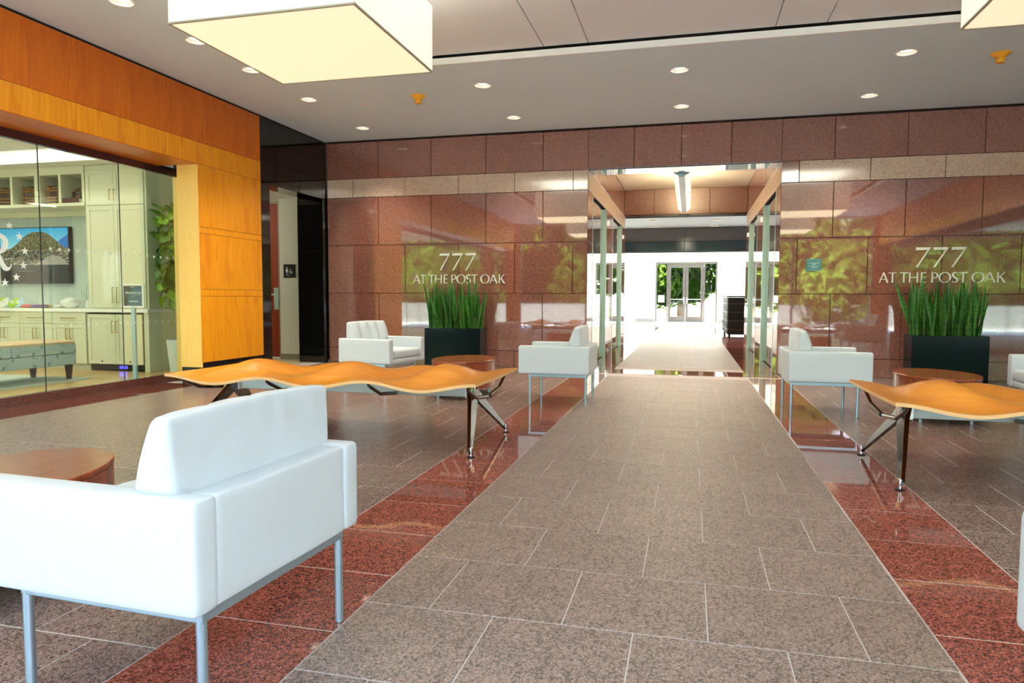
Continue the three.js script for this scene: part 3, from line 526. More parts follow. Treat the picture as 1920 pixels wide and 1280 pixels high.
// ---------------------------------------------------------------- outside: paving, street, trees (seen mirrored in the polished walls and through the far doors)
{
  struct('ground', [bx(-60, 60, -0.6, -0.25, FRONT + 0.2, 90), bx(-60, 60, -0.6, -0.25, -90, -22.3), bx(-60, LX - 0.2, -0.6, -0.25, -22.3, FRONT + 0.2), bx(10.5, 60, -0.6, -0.25, -22.3, FRONT + 0.2)], std({ color: rgb(150, 160, 110), roughness: 1 }));
  struct('pavement', [bx(-40, 40, -0.3, -0.06, FRONT + 0.2, FRONT + 7), bx(-20, 20, -0.3, -0.06, -32, -22.3)], M.concrete);
  struct('street', [bx(-60, 60, -0.3, -0.2, FRONT + 7, FRONT + 14)], std({ color: rgb(110, 110, 112), roughness: 0.9 }));
  struct('garden_wall', [bx(-40, 40, -0.3, 0.75, FRONT + 15.5, FRONT + 15.8)], std({ color: rgb(84, 90, 98), roughness: 0.9 }));
  const r = rng(17);
  function crown(seed, R, n) {
    const q = rng(seed), pos = [], nor = [], blobs = Array.from({ length: 11 }, () => [(q() - 0.5) * R * 1.5, (q() - 0.35) * R * 1.1, (q() - 0.5) * R * 1.5, R * (0.35 + 0.3 * q())]), v = new THREE.Vector3(), a = new THREE.Vector3(), b = new THREE.Vector3(), N = new THREE.Vector3();
    for (let i = 0; i < n; i++) {
      const B = blobs[Math.floor(q() * blobs.length)]; v.set(q() - 0.5, q() - 0.5, q() - 0.5).normalize(); N.copy(v);
      const c = new THREE.Vector3(B[0], B[1], B[2]).addScaledVector(v, B[3] * (0.75 + 0.3 * q())), s = 0.17 + 0.16 * q();
      a.set(q() - 0.5, q() - 0.5, q() - 0.5).cross(v).normalize().multiplyScalar(s); b.crossVectors(v, a).multiplyScalar(0.55);
      const P = [c.clone().sub(a), c.clone().add(b).addScaledVector(N, 0.03), c.clone().add(a), c.clone().sub(b)];
      for (const k of [0, 1, 2, 0, 2, 3]) { pos.push(P[k].x, P[k].y, P[k].z); nor.push(N.x, N.y, N.z); }
    }
    const g = new THREE.BufferGeometry(); g.setAttribute('position', new THREE.Float32BufferAttribute(pos, 3)); g.setAttribute('normal', new THREE.Float32BufferAttribute(nor, 3)); return g;
  }
  const leaf = [rgb(158, 220, 92), rgb(138, 206, 84), rgb(186, 230, 112)].map((c) => phys({ color: c, roughness: 0.8, transmission: 0.4, thickness: 0, side: THREE.DoubleSide }));
  {
    const q = rng(33), pos = [], nor = [], c = new THREE.Vector3(), a = new THREE.Vector3(), b = new THREE.Vector3(), N = new THREE.Vector3(), n1 = noiser(40, 12, 4);
    for (let i = 0; i < 26000; i++) {
      const x = -34 + 68 * q(), y = 0.2 + 5.4 * q(), f = n1(x / 68 + 0.5, y / 12), top = 4.6 + 1.2 * n1(x / 40 + 0.5, 0.3); if (y > top) continue;
      c.set(x, y, -0.4 - 1.6 * f - 0.5 * q()); N.set(q() - 0.5, 0.5 * q() + 0.1, -1).normalize(); const s = 0.18 + 0.16 * q();
      a.set(q() - 0.5, q() - 0.5, q() - 0.5).cross(N).normalize().multiplyScalar(s); b.crossVectors(N, a).multiplyScalar(0.6);
      const P = [c.clone().sub(a), c.clone().add(b), c.clone().add(a), c.clone().sub(b)]; for (const k of [0, 1, 2, 0, 2, 3]) { pos.push(P[k].x, P[k].y, P[k].z); nor.push(N.x, N.y, N.z); }
    }
    const g = new THREE.BufferGeometry(); g.setAttribute('position', new THREE.Float32BufferAttribute(pos, 3)); g.setAttribute('normal', new THREE.Float32BufferAttribute(nor, 3));
    const t = thing('hedge', 'long tall green hedge behind the street trees, seen mirrored in the granite', 'hedge', [0, -0.25, 41.5]);
    const f = part(t, 'foliage', g, leaf[1]); f.userData.kind = 'stuff';
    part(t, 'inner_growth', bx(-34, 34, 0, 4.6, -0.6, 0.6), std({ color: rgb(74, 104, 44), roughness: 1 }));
  }
  const bark = std({ color: rgb(92, 76, 60), roughness: 1 }), crowns = [crown(5, 2.7, 7600), crown(6, 3.1, 8400)];
  const spots = [[-15.5, 33], [-10.5, 31.2], [-6.2, 33.6], [-2.2, 31], [2.2, 33], [6.2, 31], [10.4, 32.8], [15, 31.5], [-20, 35], [20, 34], [-14, 49], [0.4, 49], [12, 49]];
  spots.forEach(([x, z], i) => {
    const t = thing('street_tree', `leafy green tree across the street, ${['far left', 'left of the middle', 'left', 'just left of the middle', 'in the middle', 'just right of the middle', 'right of the middle', 'right', 'leftmost', 'rightmost', 'behind the left ones', 'behind the middle ones', 'behind the right ones'][i]}, seen mirrored in the granite`, 'tree', [x, -0.25, z], r() * 6, 'trees across the street');
    const h = 0.7 + r() * 0.7; part(t, 'trunk', [cyl(0.2, 0.13, h + 1.4, 10), rod([0, h, 0], [0.9, h + 1.6, 0.3], 0.09, 0.04, 7), rod([0, h, 0], [-0.8, h + 1.7, -0.4], 0.09, 0.04, 7)], bark);
    const m = part(t, 'crown', crowns[i % 2], leaf[i % 3]); m.position.y = h + 2.2; m.scale.setScalar(1 + 0.35 * r());
  });
  [[-7.0, -34], [-0.6, -35.5], [5.8, -34]].forEach(([x, z], i) => {
    const t = thing('garden_tree', ['green tree outside, behind the left leaf of the far entrance doors', 'green tree outside, behind the middle of the far entrance doors', 'green tree outside, behind the right leaf of the far entrance doors', 'green tree outside, right of the far entrance doors'][i], 'tree', [x, -0.25, z], i);
    part(t, 'trunk', cyl(0.2, 0.12, 3.4, 10), bark); const m = part(t, 'crown', crowns[i % 2], leaf[(i + 1) % 3]); m.position.y = 3.2; m.scale.setScalar(0.95);
  });
}

// ---------------------------------------------------------------- signs on the granite
{
  // letters drawn as strokes, thick stems and thin hairlines, 1 unit = cap height
  const bar = (p, q, w0, w1 = w0) => { const d = new THREE.Vector2(q[0] - p[0], q[1] - p[1]).normalize(), n = [-d.y, d.x]; return [[p[0] + n[0] * w0 / 2, p[1] + n[1] * w0 / 2], [p[0] - n[0] * w0 / 2, p[1] - n[1] * w0 / 2], [q[0] - n[0] * w1 / 2, q[1] - n[1] * w1 / 2], [q[0] + n[0] * w1 / 2, q[1] + n[1] * w1 / 2]]; };
  const stem = (x, w = 0.13) => { const a = w / 2, b = a * 0.82; return [[x - a, 0], [x - b, 0.25], [x - b, 0.75], [x - a, 1], [x + a, 1], [x + b, 0.75], [x + b, 0.25], [x + a, 0]]; };
  const flat = (x0, x1, y, t = 0.07) => [[x0, y - t / 2], [x1, y - t * 0.62], [x1, y + t * 0.62], [x0, y + t / 2]];
  const ring = (cx, cy, rx, ry, w, h, a0 = 0, a1 = Math.PI * 2, n = 40) => { const o = [], i = []; for (let k = 0; k <= n; k++) { const a = a0 + (a1 - a0) * k / n; o.push([cx + rx * Math.cos(a), cy + ry * Math.sin(a)]); i.push([cx + (rx - w) * Math.cos(a), cy + (ry - h) * Math.sin(a)]); } return [...o, ...i.reverse()]; };
  const curve = (pts, w) => { const c = new THREE.CatmullRomCurve3(pts.map(([x, y]) => new THREE.Vector3(x, y, 0))), L = [], Rr = [], n = 40; for (let k = 0; k <= n; k++) { const t = k / n, p = c.getPoint(t), d = c.getTangent(t), s = w(t) / 2; L.push([p.x - d.y * s, p.y + d.x * s]); Rr.push([p.x + d.y * s, p.y - d.x * s]); } return [...L, ...Rr.reverse()]; };
  const G = {
    A: (w) => [bar([0.03, 0], [w / 2, 1], 0.07, 0.09), bar([w / 2 - 0.02, 1], [w - 0.05, 0], 0.12, 0.14), flat(w * 0.2, w * 0.78, 0.34, 0.06)],
    T: (w) => [stem(w / 2), flat(0, w, 0.965)],
    H: (w) => [stem(0.07), stem(w - 0.07), flat(0.07, w - 0.07, 0.52, 0.06)],
    E: (w) => [stem(0.07), flat(0.07, w, 0.965), flat(0.07, w * 0.9, 0.52), flat(0.07, w, 0.035)],
    P: (w) => [stem(0.07), ring(w * 0.42, 0.72, w * 0.58, 0.28, 0.12, 0.06, -Math.PI / 2, Math.PI / 2), flat(0.07, w * 0.45, 0.968, 0.06), flat(0.07, w * 0.45, 0.47, 0.06)],
    O: (w) => { const o = ring(w / 2, 0.5, w / 2, 0.52, 0.14, 0.06, 0, Math.PI * 1.999, 60); return [o]; },
    S: (w) => [curve([[w * 0.92, 0.86], [w * 0.55, 0.985], [w * 0.14, 0.8], [w * 0.3, 0.58], [w * 0.72, 0.42], [w * 0.9, 0.2], [w * 0.5, 0.02], [w * 0.04, 0.12]], (t) => 0.06 + 0.1 * Math.sin(Math.PI * t))],
    K: (w) => [stem(0.07), bar([0.13, 0.46], [w - 0.06, 1], 0.07, 0.08), bar([w * 0.36, 0.6], [w - 0.03, 0], 0.11, 0.15)],
    7: (w) => [[[0, 1], [w, 1], [w * 0.93, 0.87], [0.0, 0.86]], [[w * 0.84, 0.92], [w, 1], [w * 0.15, 0], [w * 0.02, 0.0]]],
  };
  const u = 1.503 / (1655 - 288), word = [['A', 288, 390], ['T', 393, 480], ['T', 518, 608], ['H', 620, 722], ['E', 750, 808], ['P', 868, 940], ['O', 945, 1080], ['S', 1088, 1155], ['T', 1165, 1255], ['O', 1300, 1435], ['A', 1435, 1550], ['K', 1570, 1655]], sev = [[688, 848], [880, 1043], [1075, 1240]];
  const build = (label, x0) => {
    const s = thing('wall_lettering', label, 'sign', [x0, 0, 0]);
    const put = (ch, a, b, y, h) => { const w = (b - a) * u / h, g = join(G[ch](w).map((p) => { const q = extrude(p, 0.014 / h, 0.0); return q; })); g.scale(h, h, h); g.translate((a - 288) * u, y, 0.0005); part(s, 'letter', g, M.letter); };
    for (const [ch, a, b] of word) put(ch, a, b, 1.302, 0.137);
    for (const [a, b] of sev) put('7', a, b, 1.507, 0.266);
  };
  build('steel lettering 777 AT THE POST OAK left of the opening', -4.287);
  build('steel lettering 777 AT THE POST OAK right of the opening', 2.493);
  const t = canvasTex(256, 224, (g, w, h) => {
    g.fillStyle = '#4f8f90'; g.fillRect(0, 0, w, h); g.fillStyle = '#d8f2ee'; g.textAlign = 'center'; g.font = 'bold 20px sans-serif';
    for (let k = 0; k < 9; k++) for (const y of [18, 206]) { g.beginPath(); g.arc(24 + k * 26, y, 5, 0, 7); g.fill(); }
    g.fillText('Please Check In At', 128, 138);
    for (const [x, y, bw] of [[40, 74, 44], [92, 74, 74], [174, 74, 44], [92, 100, 74], [96, 154, 48], [150, 154, 30]]) g.fillRect(x, y - 4, bw, 10);
  });
  const s = thing('notice_plaque', 'small teal notice plaque on the granite right of the opening', 'notice', [1.658, 1.55, 0.001]);
  part(s, 'backing', bx(-0.112, 0.112, -0.098, 0.098, 0, 0.012, 0.003), M.clear, 'clear acrylic backing');
  const f = new THREE.PlaneGeometry(0.196, 0.166); f.translate(0, 0, 0.0126); part(s, 'print', f, std({ map: t, roughness: 0.4 }));
}

// ---------------------------------------------------------------- ceiling fittings
{
  const lens = std({ color: rgb(250, 248, 240), emissive: rgb(255, 248, 232), emissiveIntensity: 3.2 }), refl = std({ color: rgb(240, 238, 226), metalness: 0.3, roughness: 0.35, side: THREE.DoubleSide });
  const root = thing('downlight', '', 'ceiling light', [0, CEIL, 0], 0, 'recessed downlights in the grey soffit');
  part(root, 'trim_ring', lathe([[0.092, 0.01], [0.092, -0.003], [0.1, -0.006], [0.11, -0.003], [0.112, 0.001], [0.097, 0.001]]), M.white);
  part(root, 'reflector', lathe([[0.094, -0.001], [0.088, 0.02], [0.076, 0.034]]), refl);
  part(root, 'lens', cyl(0.078, 0.078, 0.006, 24, 0, 0.032), lens);
  const spot = (o, I = 13) => { const L = new THREE.SpotLight(rgb(255, 244, 226), I, 0, 0.85, 0.8); L.position.set(0, -0.02, 0); L.target.position.set(0, -1, 0); L.castShadow = true; L.shadow.radius = 3; o.add(L, L.target); };
  const names = ['downlight nearest the corner of black and red granite', 'downlight by the black doorway, second out from the red wall in the far left column', 'dim downlight left of the big lamp shade, fourth out from the red wall', 'dim downlight cut by the edge of the big lamp shade on its left', 'downlight at the top edge of the photo, above the wood header',
    'downlight near the red wall above the left lettering', 'downlight right of the orange ceiling cap over the left lettering', 'downlight above the passage opening, close to the red wall', 'downlight above the passage opening with a small white disc behind it', 'downlight near the red wall right of the passage opening', 'downlight nearest the right lamp shade and the right orange cap'];
  // order of LAMPS: five in the left column, then pairs
  names[2] = 'downlight half hidden by the big lamp shade, nearer the red wall'; names[3] = 'downlight beside the big lamp shade, farther from the red wall';
  root.userData.label = names[0]; root.position.set(LAMPS[0][0], CEIL, LAMPS[0][1]);
  const all = LAMPS.slice(1).map(([x, z], i) => copy(root, [x, CEIL, z], 0, names[i + 1]));
  const hall = [[-0.9, -6.85], [0.6, -6.97], [-0.94, -8.25], [0.58, -8.33]];
  const beyond = hall.map(([x, z], i) => copy(root, [x, 2.936, z], 0, ['small downlight beyond the passage, front left of four', 'small downlight beyond the passage, front right of four', 'small downlight beyond the passage, back left of four', 'small downlight beyond the passage, back right of four'][i], 'downlights beyond the passage'));
  for (const o of [root, ...all]) spot(o); for (const o of beyond) spot(o, 8);
  for (const [x, z, l] of [[-3.347, 2.135, 'orange ceiling cap above the left lettering'], [3.04, 2.165, 'orange ceiling cap near the right lamp shade']]) {
    const t = thing('smoke_detector', l, 'detector', [x, CEIL, z], 0, 'orange caps on the grey soffit');
    part(t, 'flange', lathe([[0, -0.045], [0.045, -0.045], [0.05, -0.04], [0.062, -0.03], [0.088, -0.008], [0.092, -0.001], [0.09, 0], [0, 0]]), M.orange);
    part(t, 'stub', lathe([[0, -0.1], [0.034, -0.1], [0.04, -0.094], [0.044, -0.045], [0, -0.04]]), M.orange);
  }
  for (const [x, z, l] of [[-4.153, 1.93, 'small flat white disc on the soffit near the black granite'], [-0.159, 2.01, 'small flat white disc on the soffit above the passage']]) {
    const t = thing('ceiling_disc', l, 'sprinkler', [x, CEIL, z], 0, 'flat white discs on the soffit');
    part(t, 'cover', lathe([[0, -0.006], [0.042, -0.006], [0.046, -0.002], [0.046, 0.0], [0, 0]]), M.white);
  }
  // pendant lamps: square fabric boxes
  const side = std({ color: rgb(244, 242, 226), emissive: rgb(255, 250, 222), emissiveIntensity: 0.55, roughness: 0.9 }), bottom = std({ color: rgb(244, 238, 206), emissive: rgb(255, 244, 206), emissiveIntensity: 0.62, roughness: 0.8 }), edge = std({ color: rgb(176, 172, 156), roughness: 0.5, metalness: 0.3 });
  const S = 0.685, h = 0.52, p = thing('pendant_lamp', '', 'pendant lamp', [0, 2.9, 0], 0, 'square box pendant lamps');
  for (const [a, b, c, d] of [[-S, S, S - 0.006, S], [-S, S, -S, -S + 0.006]]) part(p, 'shade_side', bx(a + 0.008, b - 0.008, 0.012, h, c, d), side);
  for (const [c, d] of [[S - 0.006, S], [-S, -S + 0.006]]) part(p, 'shade_side', bx(c, d, 0.012, h, -S + 0.008, S - 0.008), side);
  part(p, 'diffuser', bx(-S + 0.012, S - 0.012, 0.004, 0.01, -S + 0.012, S - 0.012), bottom, 'cream fabric bottom');
  const f = 0.014; part(p, 'frame', [bx(-S, S, 0, f, S - f, S), bx(-S, S, 0, f, -S, -S + f), bx(S - f, S, 0, f, -S + f, S - f), bx(-S, -S + f, 0, f, -S + f, S - f), ...[[-S, -S], [S - f, -S], [-S, S - f], [S - f, S - f]].map(([x, z]) => bx(x, x + f * 0.6, f, h, z, z + f * 0.6))], edge, 'thin grey metal edge');
  part(p, 'top_plate', bx(-S + 0.01, S - 0.01, h - 0.01, h, -S + 0.01, S - 0.01), M.white);
  part(p, 'rod', [rod([-0.4, h, 0], [-0.4, 0.815, 0], 0.008), rod([0.4, h, 0], [0.4, 0.815, 0], 0.008)], M.satin);
  const A = new THREE.RectAreaLight(rgb(255, 240, 196), 3.2, 1.3, 1.3); A.position.set(0, -0.01, 0); A.rotation.x = -Math.PI / 2; p.add(A);
  part(p, 'top_diffuser', bx(-S + 0.02, S - 0.02, h, h + 0.006, -S + 0.02, S - 0.02), bottom);
  const U = new THREE.RectAreaLight(rgb(255, 250, 240), 11, 1.3, 1.3); U.position.set(0, h + 0.012, 0); U.rotation.x = Math.PI / 2; p.add(U);
  const zc = 5.735; p.position.set(-2.742, 2.9, zc); p.userData.label = 'large square box pendant lamp above the white armchair, left';
  copy(p, [2.428, 2.9, zc], 0, 'square box pendant lamp cut off at the upper right corner');
  copy(p, [-2.742, 2.9, 9.9], 0, 'square pendant lamp seen mirrored in the granite left of the opening'); copy(p, [2.428, 2.9, 9.9], 0, 'square pendant lamp seen mirrored in the granite right of the opening');
  // tubular lamp of the passage
  const t = thing('tube_pendant', 'long glowing tube lamp with a steel belly under the passage vault', 'pendant lamp', [XC, 3.07, -2.9]);
  const glow = std({ color: rgb(255, 250, 232), emissive: rgb(255, 244, 214), emissiveIntensity: 0.95, roughness: 0.5 });
  const arc = (r0, r1, a0, a1, z0, z1) => { const q = [], n = 14; for (let k = 0; k <= n; k++) { const a = a0 + (a1 - a0) * k / n; q.push([Math.sin(a) * r1, -Math.cos(a) * r1]); } for (let k = n; k >= 0; k--) { const a = a0 + (a1 - a0) * k / n; q.push([Math.sin(a) * r0, -Math.cos(a) * r0]); } const g = extrude(q, z1 - z0); g.translate(0, 0, z0); return g; };
  for (let k = 0; k < 4; k++) { const z0 = 2.3 - k * 1.15; part(t, 'glass_shade', arc(0.13, 0.136, 0.32, 1.7, z0 - 1.13, z0), glow); part(t, 'glass_shade', arc(0.13, 0.136, -1.7, -0.32, z0 - 1.13, z0), glow); part(t, 'band', arc(0.136, 0.142, 0.75, 1.72, z0 - 0.03, z0), M.steel); part(t, 'band', arc(0.136, 0.142, -1.72, -0.75, z0 - 0.03, z0), M.steel); }
  part(t, 'belly', arc(0.128, 0.14, -0.36, 0.36, -2.3, 2.3), M.frame, 'brushed steel strip along the underside');
  part(t, 'end_cap', [arc(0.0, 0.134, -1.7, 1.7, 2.295, 2.31), arc(0.0, 0.134, -1.7, 1.7, -2.31, -2.295)], M.satin);
  part(t, 'hanger', [rod([0, 0.0, 1.6], [0, 0.5, 1.6], 0.008), rod([0, 0, -1.6], [0, 0.5, -1.6], 0.008), bx(-0.02, 0.02, -0.01, 0.02, -2.3, 2.3)], M.satin);
  const B = new THREE.RectAreaLight(rgb(255, 242, 210), 10, 0.25, 4.5); B.position.set(0, -0.16, 0); B.rotation.x = -Math.PI / 2; t.add(B);
  part(t, 'uplight', bx(-0.06, 0.06, 0.02, 0.03, -2.2, 2.2), glow);
  const B2 = new THREE.RectAreaLight(rgb(255, 232, 190), 44, 0.12, 4.4); B2.position.set(0, 0.035, 0); B2.rotation.x = Math.PI / 2; t.add(B2);
}

// ---------------------------------------------------------------- white leather armchairs (facing local +x)
function armchair(label, near) {
  const t = thing('armchair', label, 'armchair'), Lm = M.leather, y0 = 0.315, y1 = 0.6, arm = 0.085, hw = 0.38, hd = 0.36;
  for (const s of [-1, 1]) { const g = softBox(2 * hd, y1 - y0, arm, 0.018, [24, 12, 8], (v, a, b, c) => { v.z += s * 0.004 * Math.cos(v.x * 4) * Math.cos(v.y * 8); }); g.translate(0, (y0 + y1) / 2, s * (hw - arm / 2)); part(t, 'arm', g, Lm); }
  { const g = softBox(0.1, y1 - y0 - 0.004, 2 * (hw - arm) + 0.01, 0.014, [6, 14, 26], (v) => { if (v.x < 0) v.x += 0.003 * Math.sin(v.z * 9) * Math.sin(v.y * 14 + 1); }); g.translate(-hd + 0.055, (y0 + y1) / 2 - 0.002, 0); part(t, 'back_panel', g, Lm); }
  { const g = softBox(0.6, 0.055, 2 * (hw - arm) - 0.004, 0.012, [16, 5, 16]); g.translate(0.05, y0 + 0.03, 0); part(t, 'seat_base', g, Lm); }
  { const g = softBox(0.56, 0.1, 2 * (hw - arm) - 0.01, 0.03, [26, 8, 40], (v, a, b, c) => { if (v.y > 0) v.y += 0.014 * (1 - (v.x / a) ** 2) * (1 - (v.z / c) ** 2); if (Math.abs(v.x) > a - 0.04 || v.y > 0) for (const q of [-0.145, 0, 0.145]) v.y -= v.y > 0 ? 0.004 * Math.exp(-(((v.z - q) / 0.012) ** 2)) : 0; }); g.translate(0.075, y0 + 0.107, 0); part(t, 'seat_cushion', g, Lm); }
  { // back cushion: straight behind, sloping and channelled in front, rounded on top
    const g = softBox(0.112, 0.34, 0.704, 0.021, [14, 44, 74], (v, a, b, c) => {
      const narrow = 1 - smooth(-0.035, -0.018, v.y);
      const k = (v.y + b) / (2 * b), front = clamp((v.x + a) / (2 * a), 0, 1);
      v.x += front * (0.02 * Math.sin(Math.PI * k) - 0.055 * k * k) + (1 - front) * -0.008 * Math.sin(Math.PI * k);
      if (v.y > 0.1) v.y += 0.01 * (1 - (v.z / c) ** 2);
      v.z *= 1 - narrow * 0.178;
      for (const q of [-0.176, 0, 0.176]) v.x -= front * 0.011 * Math.exp(-(((v.z - q) / 0.011) ** 2)) * smooth(-b, -b + 0.04, v.y);
      const w = front * front * (0.008 * Math.cos((v.z / 0.176) * Math.PI * 2 + Math.PI)); v.x += w;
    });
    g.translate(-0.206, 0.617, 0); const m = part(t, 'back_cushion', g, M.leatherCrease);
    const seam = []; for (const s of [-1, 1]) seam.push(tube([[-0.256, 0.612, s * 0.3455], [-0.2605, 0.66, s * 0.3457], [-0.256, 0.76, s * 0.3455]], 0.0016, 24, 6));
    part(m, 'seam', seam, M.piping);
  }
  const q = 0.316, r = 0.0135, f0 = -0.318, f1 = 0.25;
  part(t, 'base_frame', [bx(f0 - 0.013, f1 + 0.013, 0.281, 0.314, q - 0.012, q + 0.012, 0.004), bx(f0 - 0.013, f1 + 0.013, 0.281, 0.314, -q - 0.012, -q + 0.012, 0.004), bx(f0 - 0.013, f0 + 0.011, 0.281, 0.314, -q, q, 0.004), bx(f1 - 0.011, f1 + 0.013, 0.281, 0.314, -q, q, 0.004)], M.satin);
  for (const [x, z] of [[f0, -q], [f0, q], [f1, -q], [f1, q]]) part(t, 'leg', [cyl(r, r, 0.287, 20, x, 0.003, z), cyl(r * 0.8, r * 0.8, 0.004, 16, x, 0, z)], M.satin);
  return t;
}
{
  const a = armchair('white leather armchair in the foreground, seen from behind, beside the dark oval table', 1);
  a.position.set(-1.451, 0, 8.752); a.rotation.y = Math.PI - 0.053; a.userData.group = 'white leather armchairs';
  copy(a, [-1.32, 0, 3.275], Math.PI + 0.02, 'white leather armchair with its back to the walkway, left of the opening');
  copy(a, [-3.57, 0, 2.76], -0.18, 'white leather armchair by the black granite corner, facing right behind the wavy bench');
  copy(a, [1.247, 0, 3.29], 0.0, 'white leather armchair just right of the passage opening, facing right');
  copy(a, [3.1, 0, 3.8], Math.PI - 0.03, 'white leather armchair cut off by the right edge, right of the tall planter');
  copy(a, [1.122, 0, 9.05], 0.03, 'white leather armchair of which only an edge shows at the lower right');
}
// ---------------------------------------------------------------- oval drum tables
{
  const t = thing('drum_table', 'dark oval drum table at the lower left, half hidden by the near armchair', 'table', [-2.545, 0, 8.49], 0.06, 'oval wooden drum tables');
  const oval = (rx, rz, y0, y1, bev) => { const g = lathe([[0, y0], [1 - bev, y0], [1, y0 + bev * 0.35], [1, y1 - bev * 0.35], [1 - bev, y1], [0, y1]], 64); g.scale(rx, 1, rz); g.computeVertexNormals(); return g; };
  const flatten = (g) => { const q = g.toNonIndexed(); q.computeVertexNormals(); return q; };
  const drum = new THREE.CylinderGeometry(1, 1, 0.272, 72, 1, true); drum.scale(0.335, 1, 0.5); drum.translate(0, 0.246, 0); { const uv = drum.attributes.uv; for (let i = 0; i < uv.count; i++) uv.setXY(i, uv.getX(i) * 2.7, uv.getY(i) * 0.27); }
  part(t, 'drum', [drum, boxUV(flatten(oval(0.334, 0.499, 0.11, 0.116, 0.01)))], M.table);
  part(t, 'top', boxUV(flatten(oval(0.338, 0.503, 0.382, 0.405, 0.012))), M.table);
  for (const [x, z] of [[-0.2, -0.3], [0.2, -0.3], [-0.2, 0.3], [0.2, 0.3]]) part(t, 'leg', cyl(0.013, 0.015, 0.112, 14, x, 0, z), M.satin);
  copy(t, [-2.42, 0, 3.12], 0.0, 'brown oval drum table in front of the left planter');
  copy(t, [2.19, 0, 3.4], 0.0, 'brown oval drum table in front of the right planter');
}
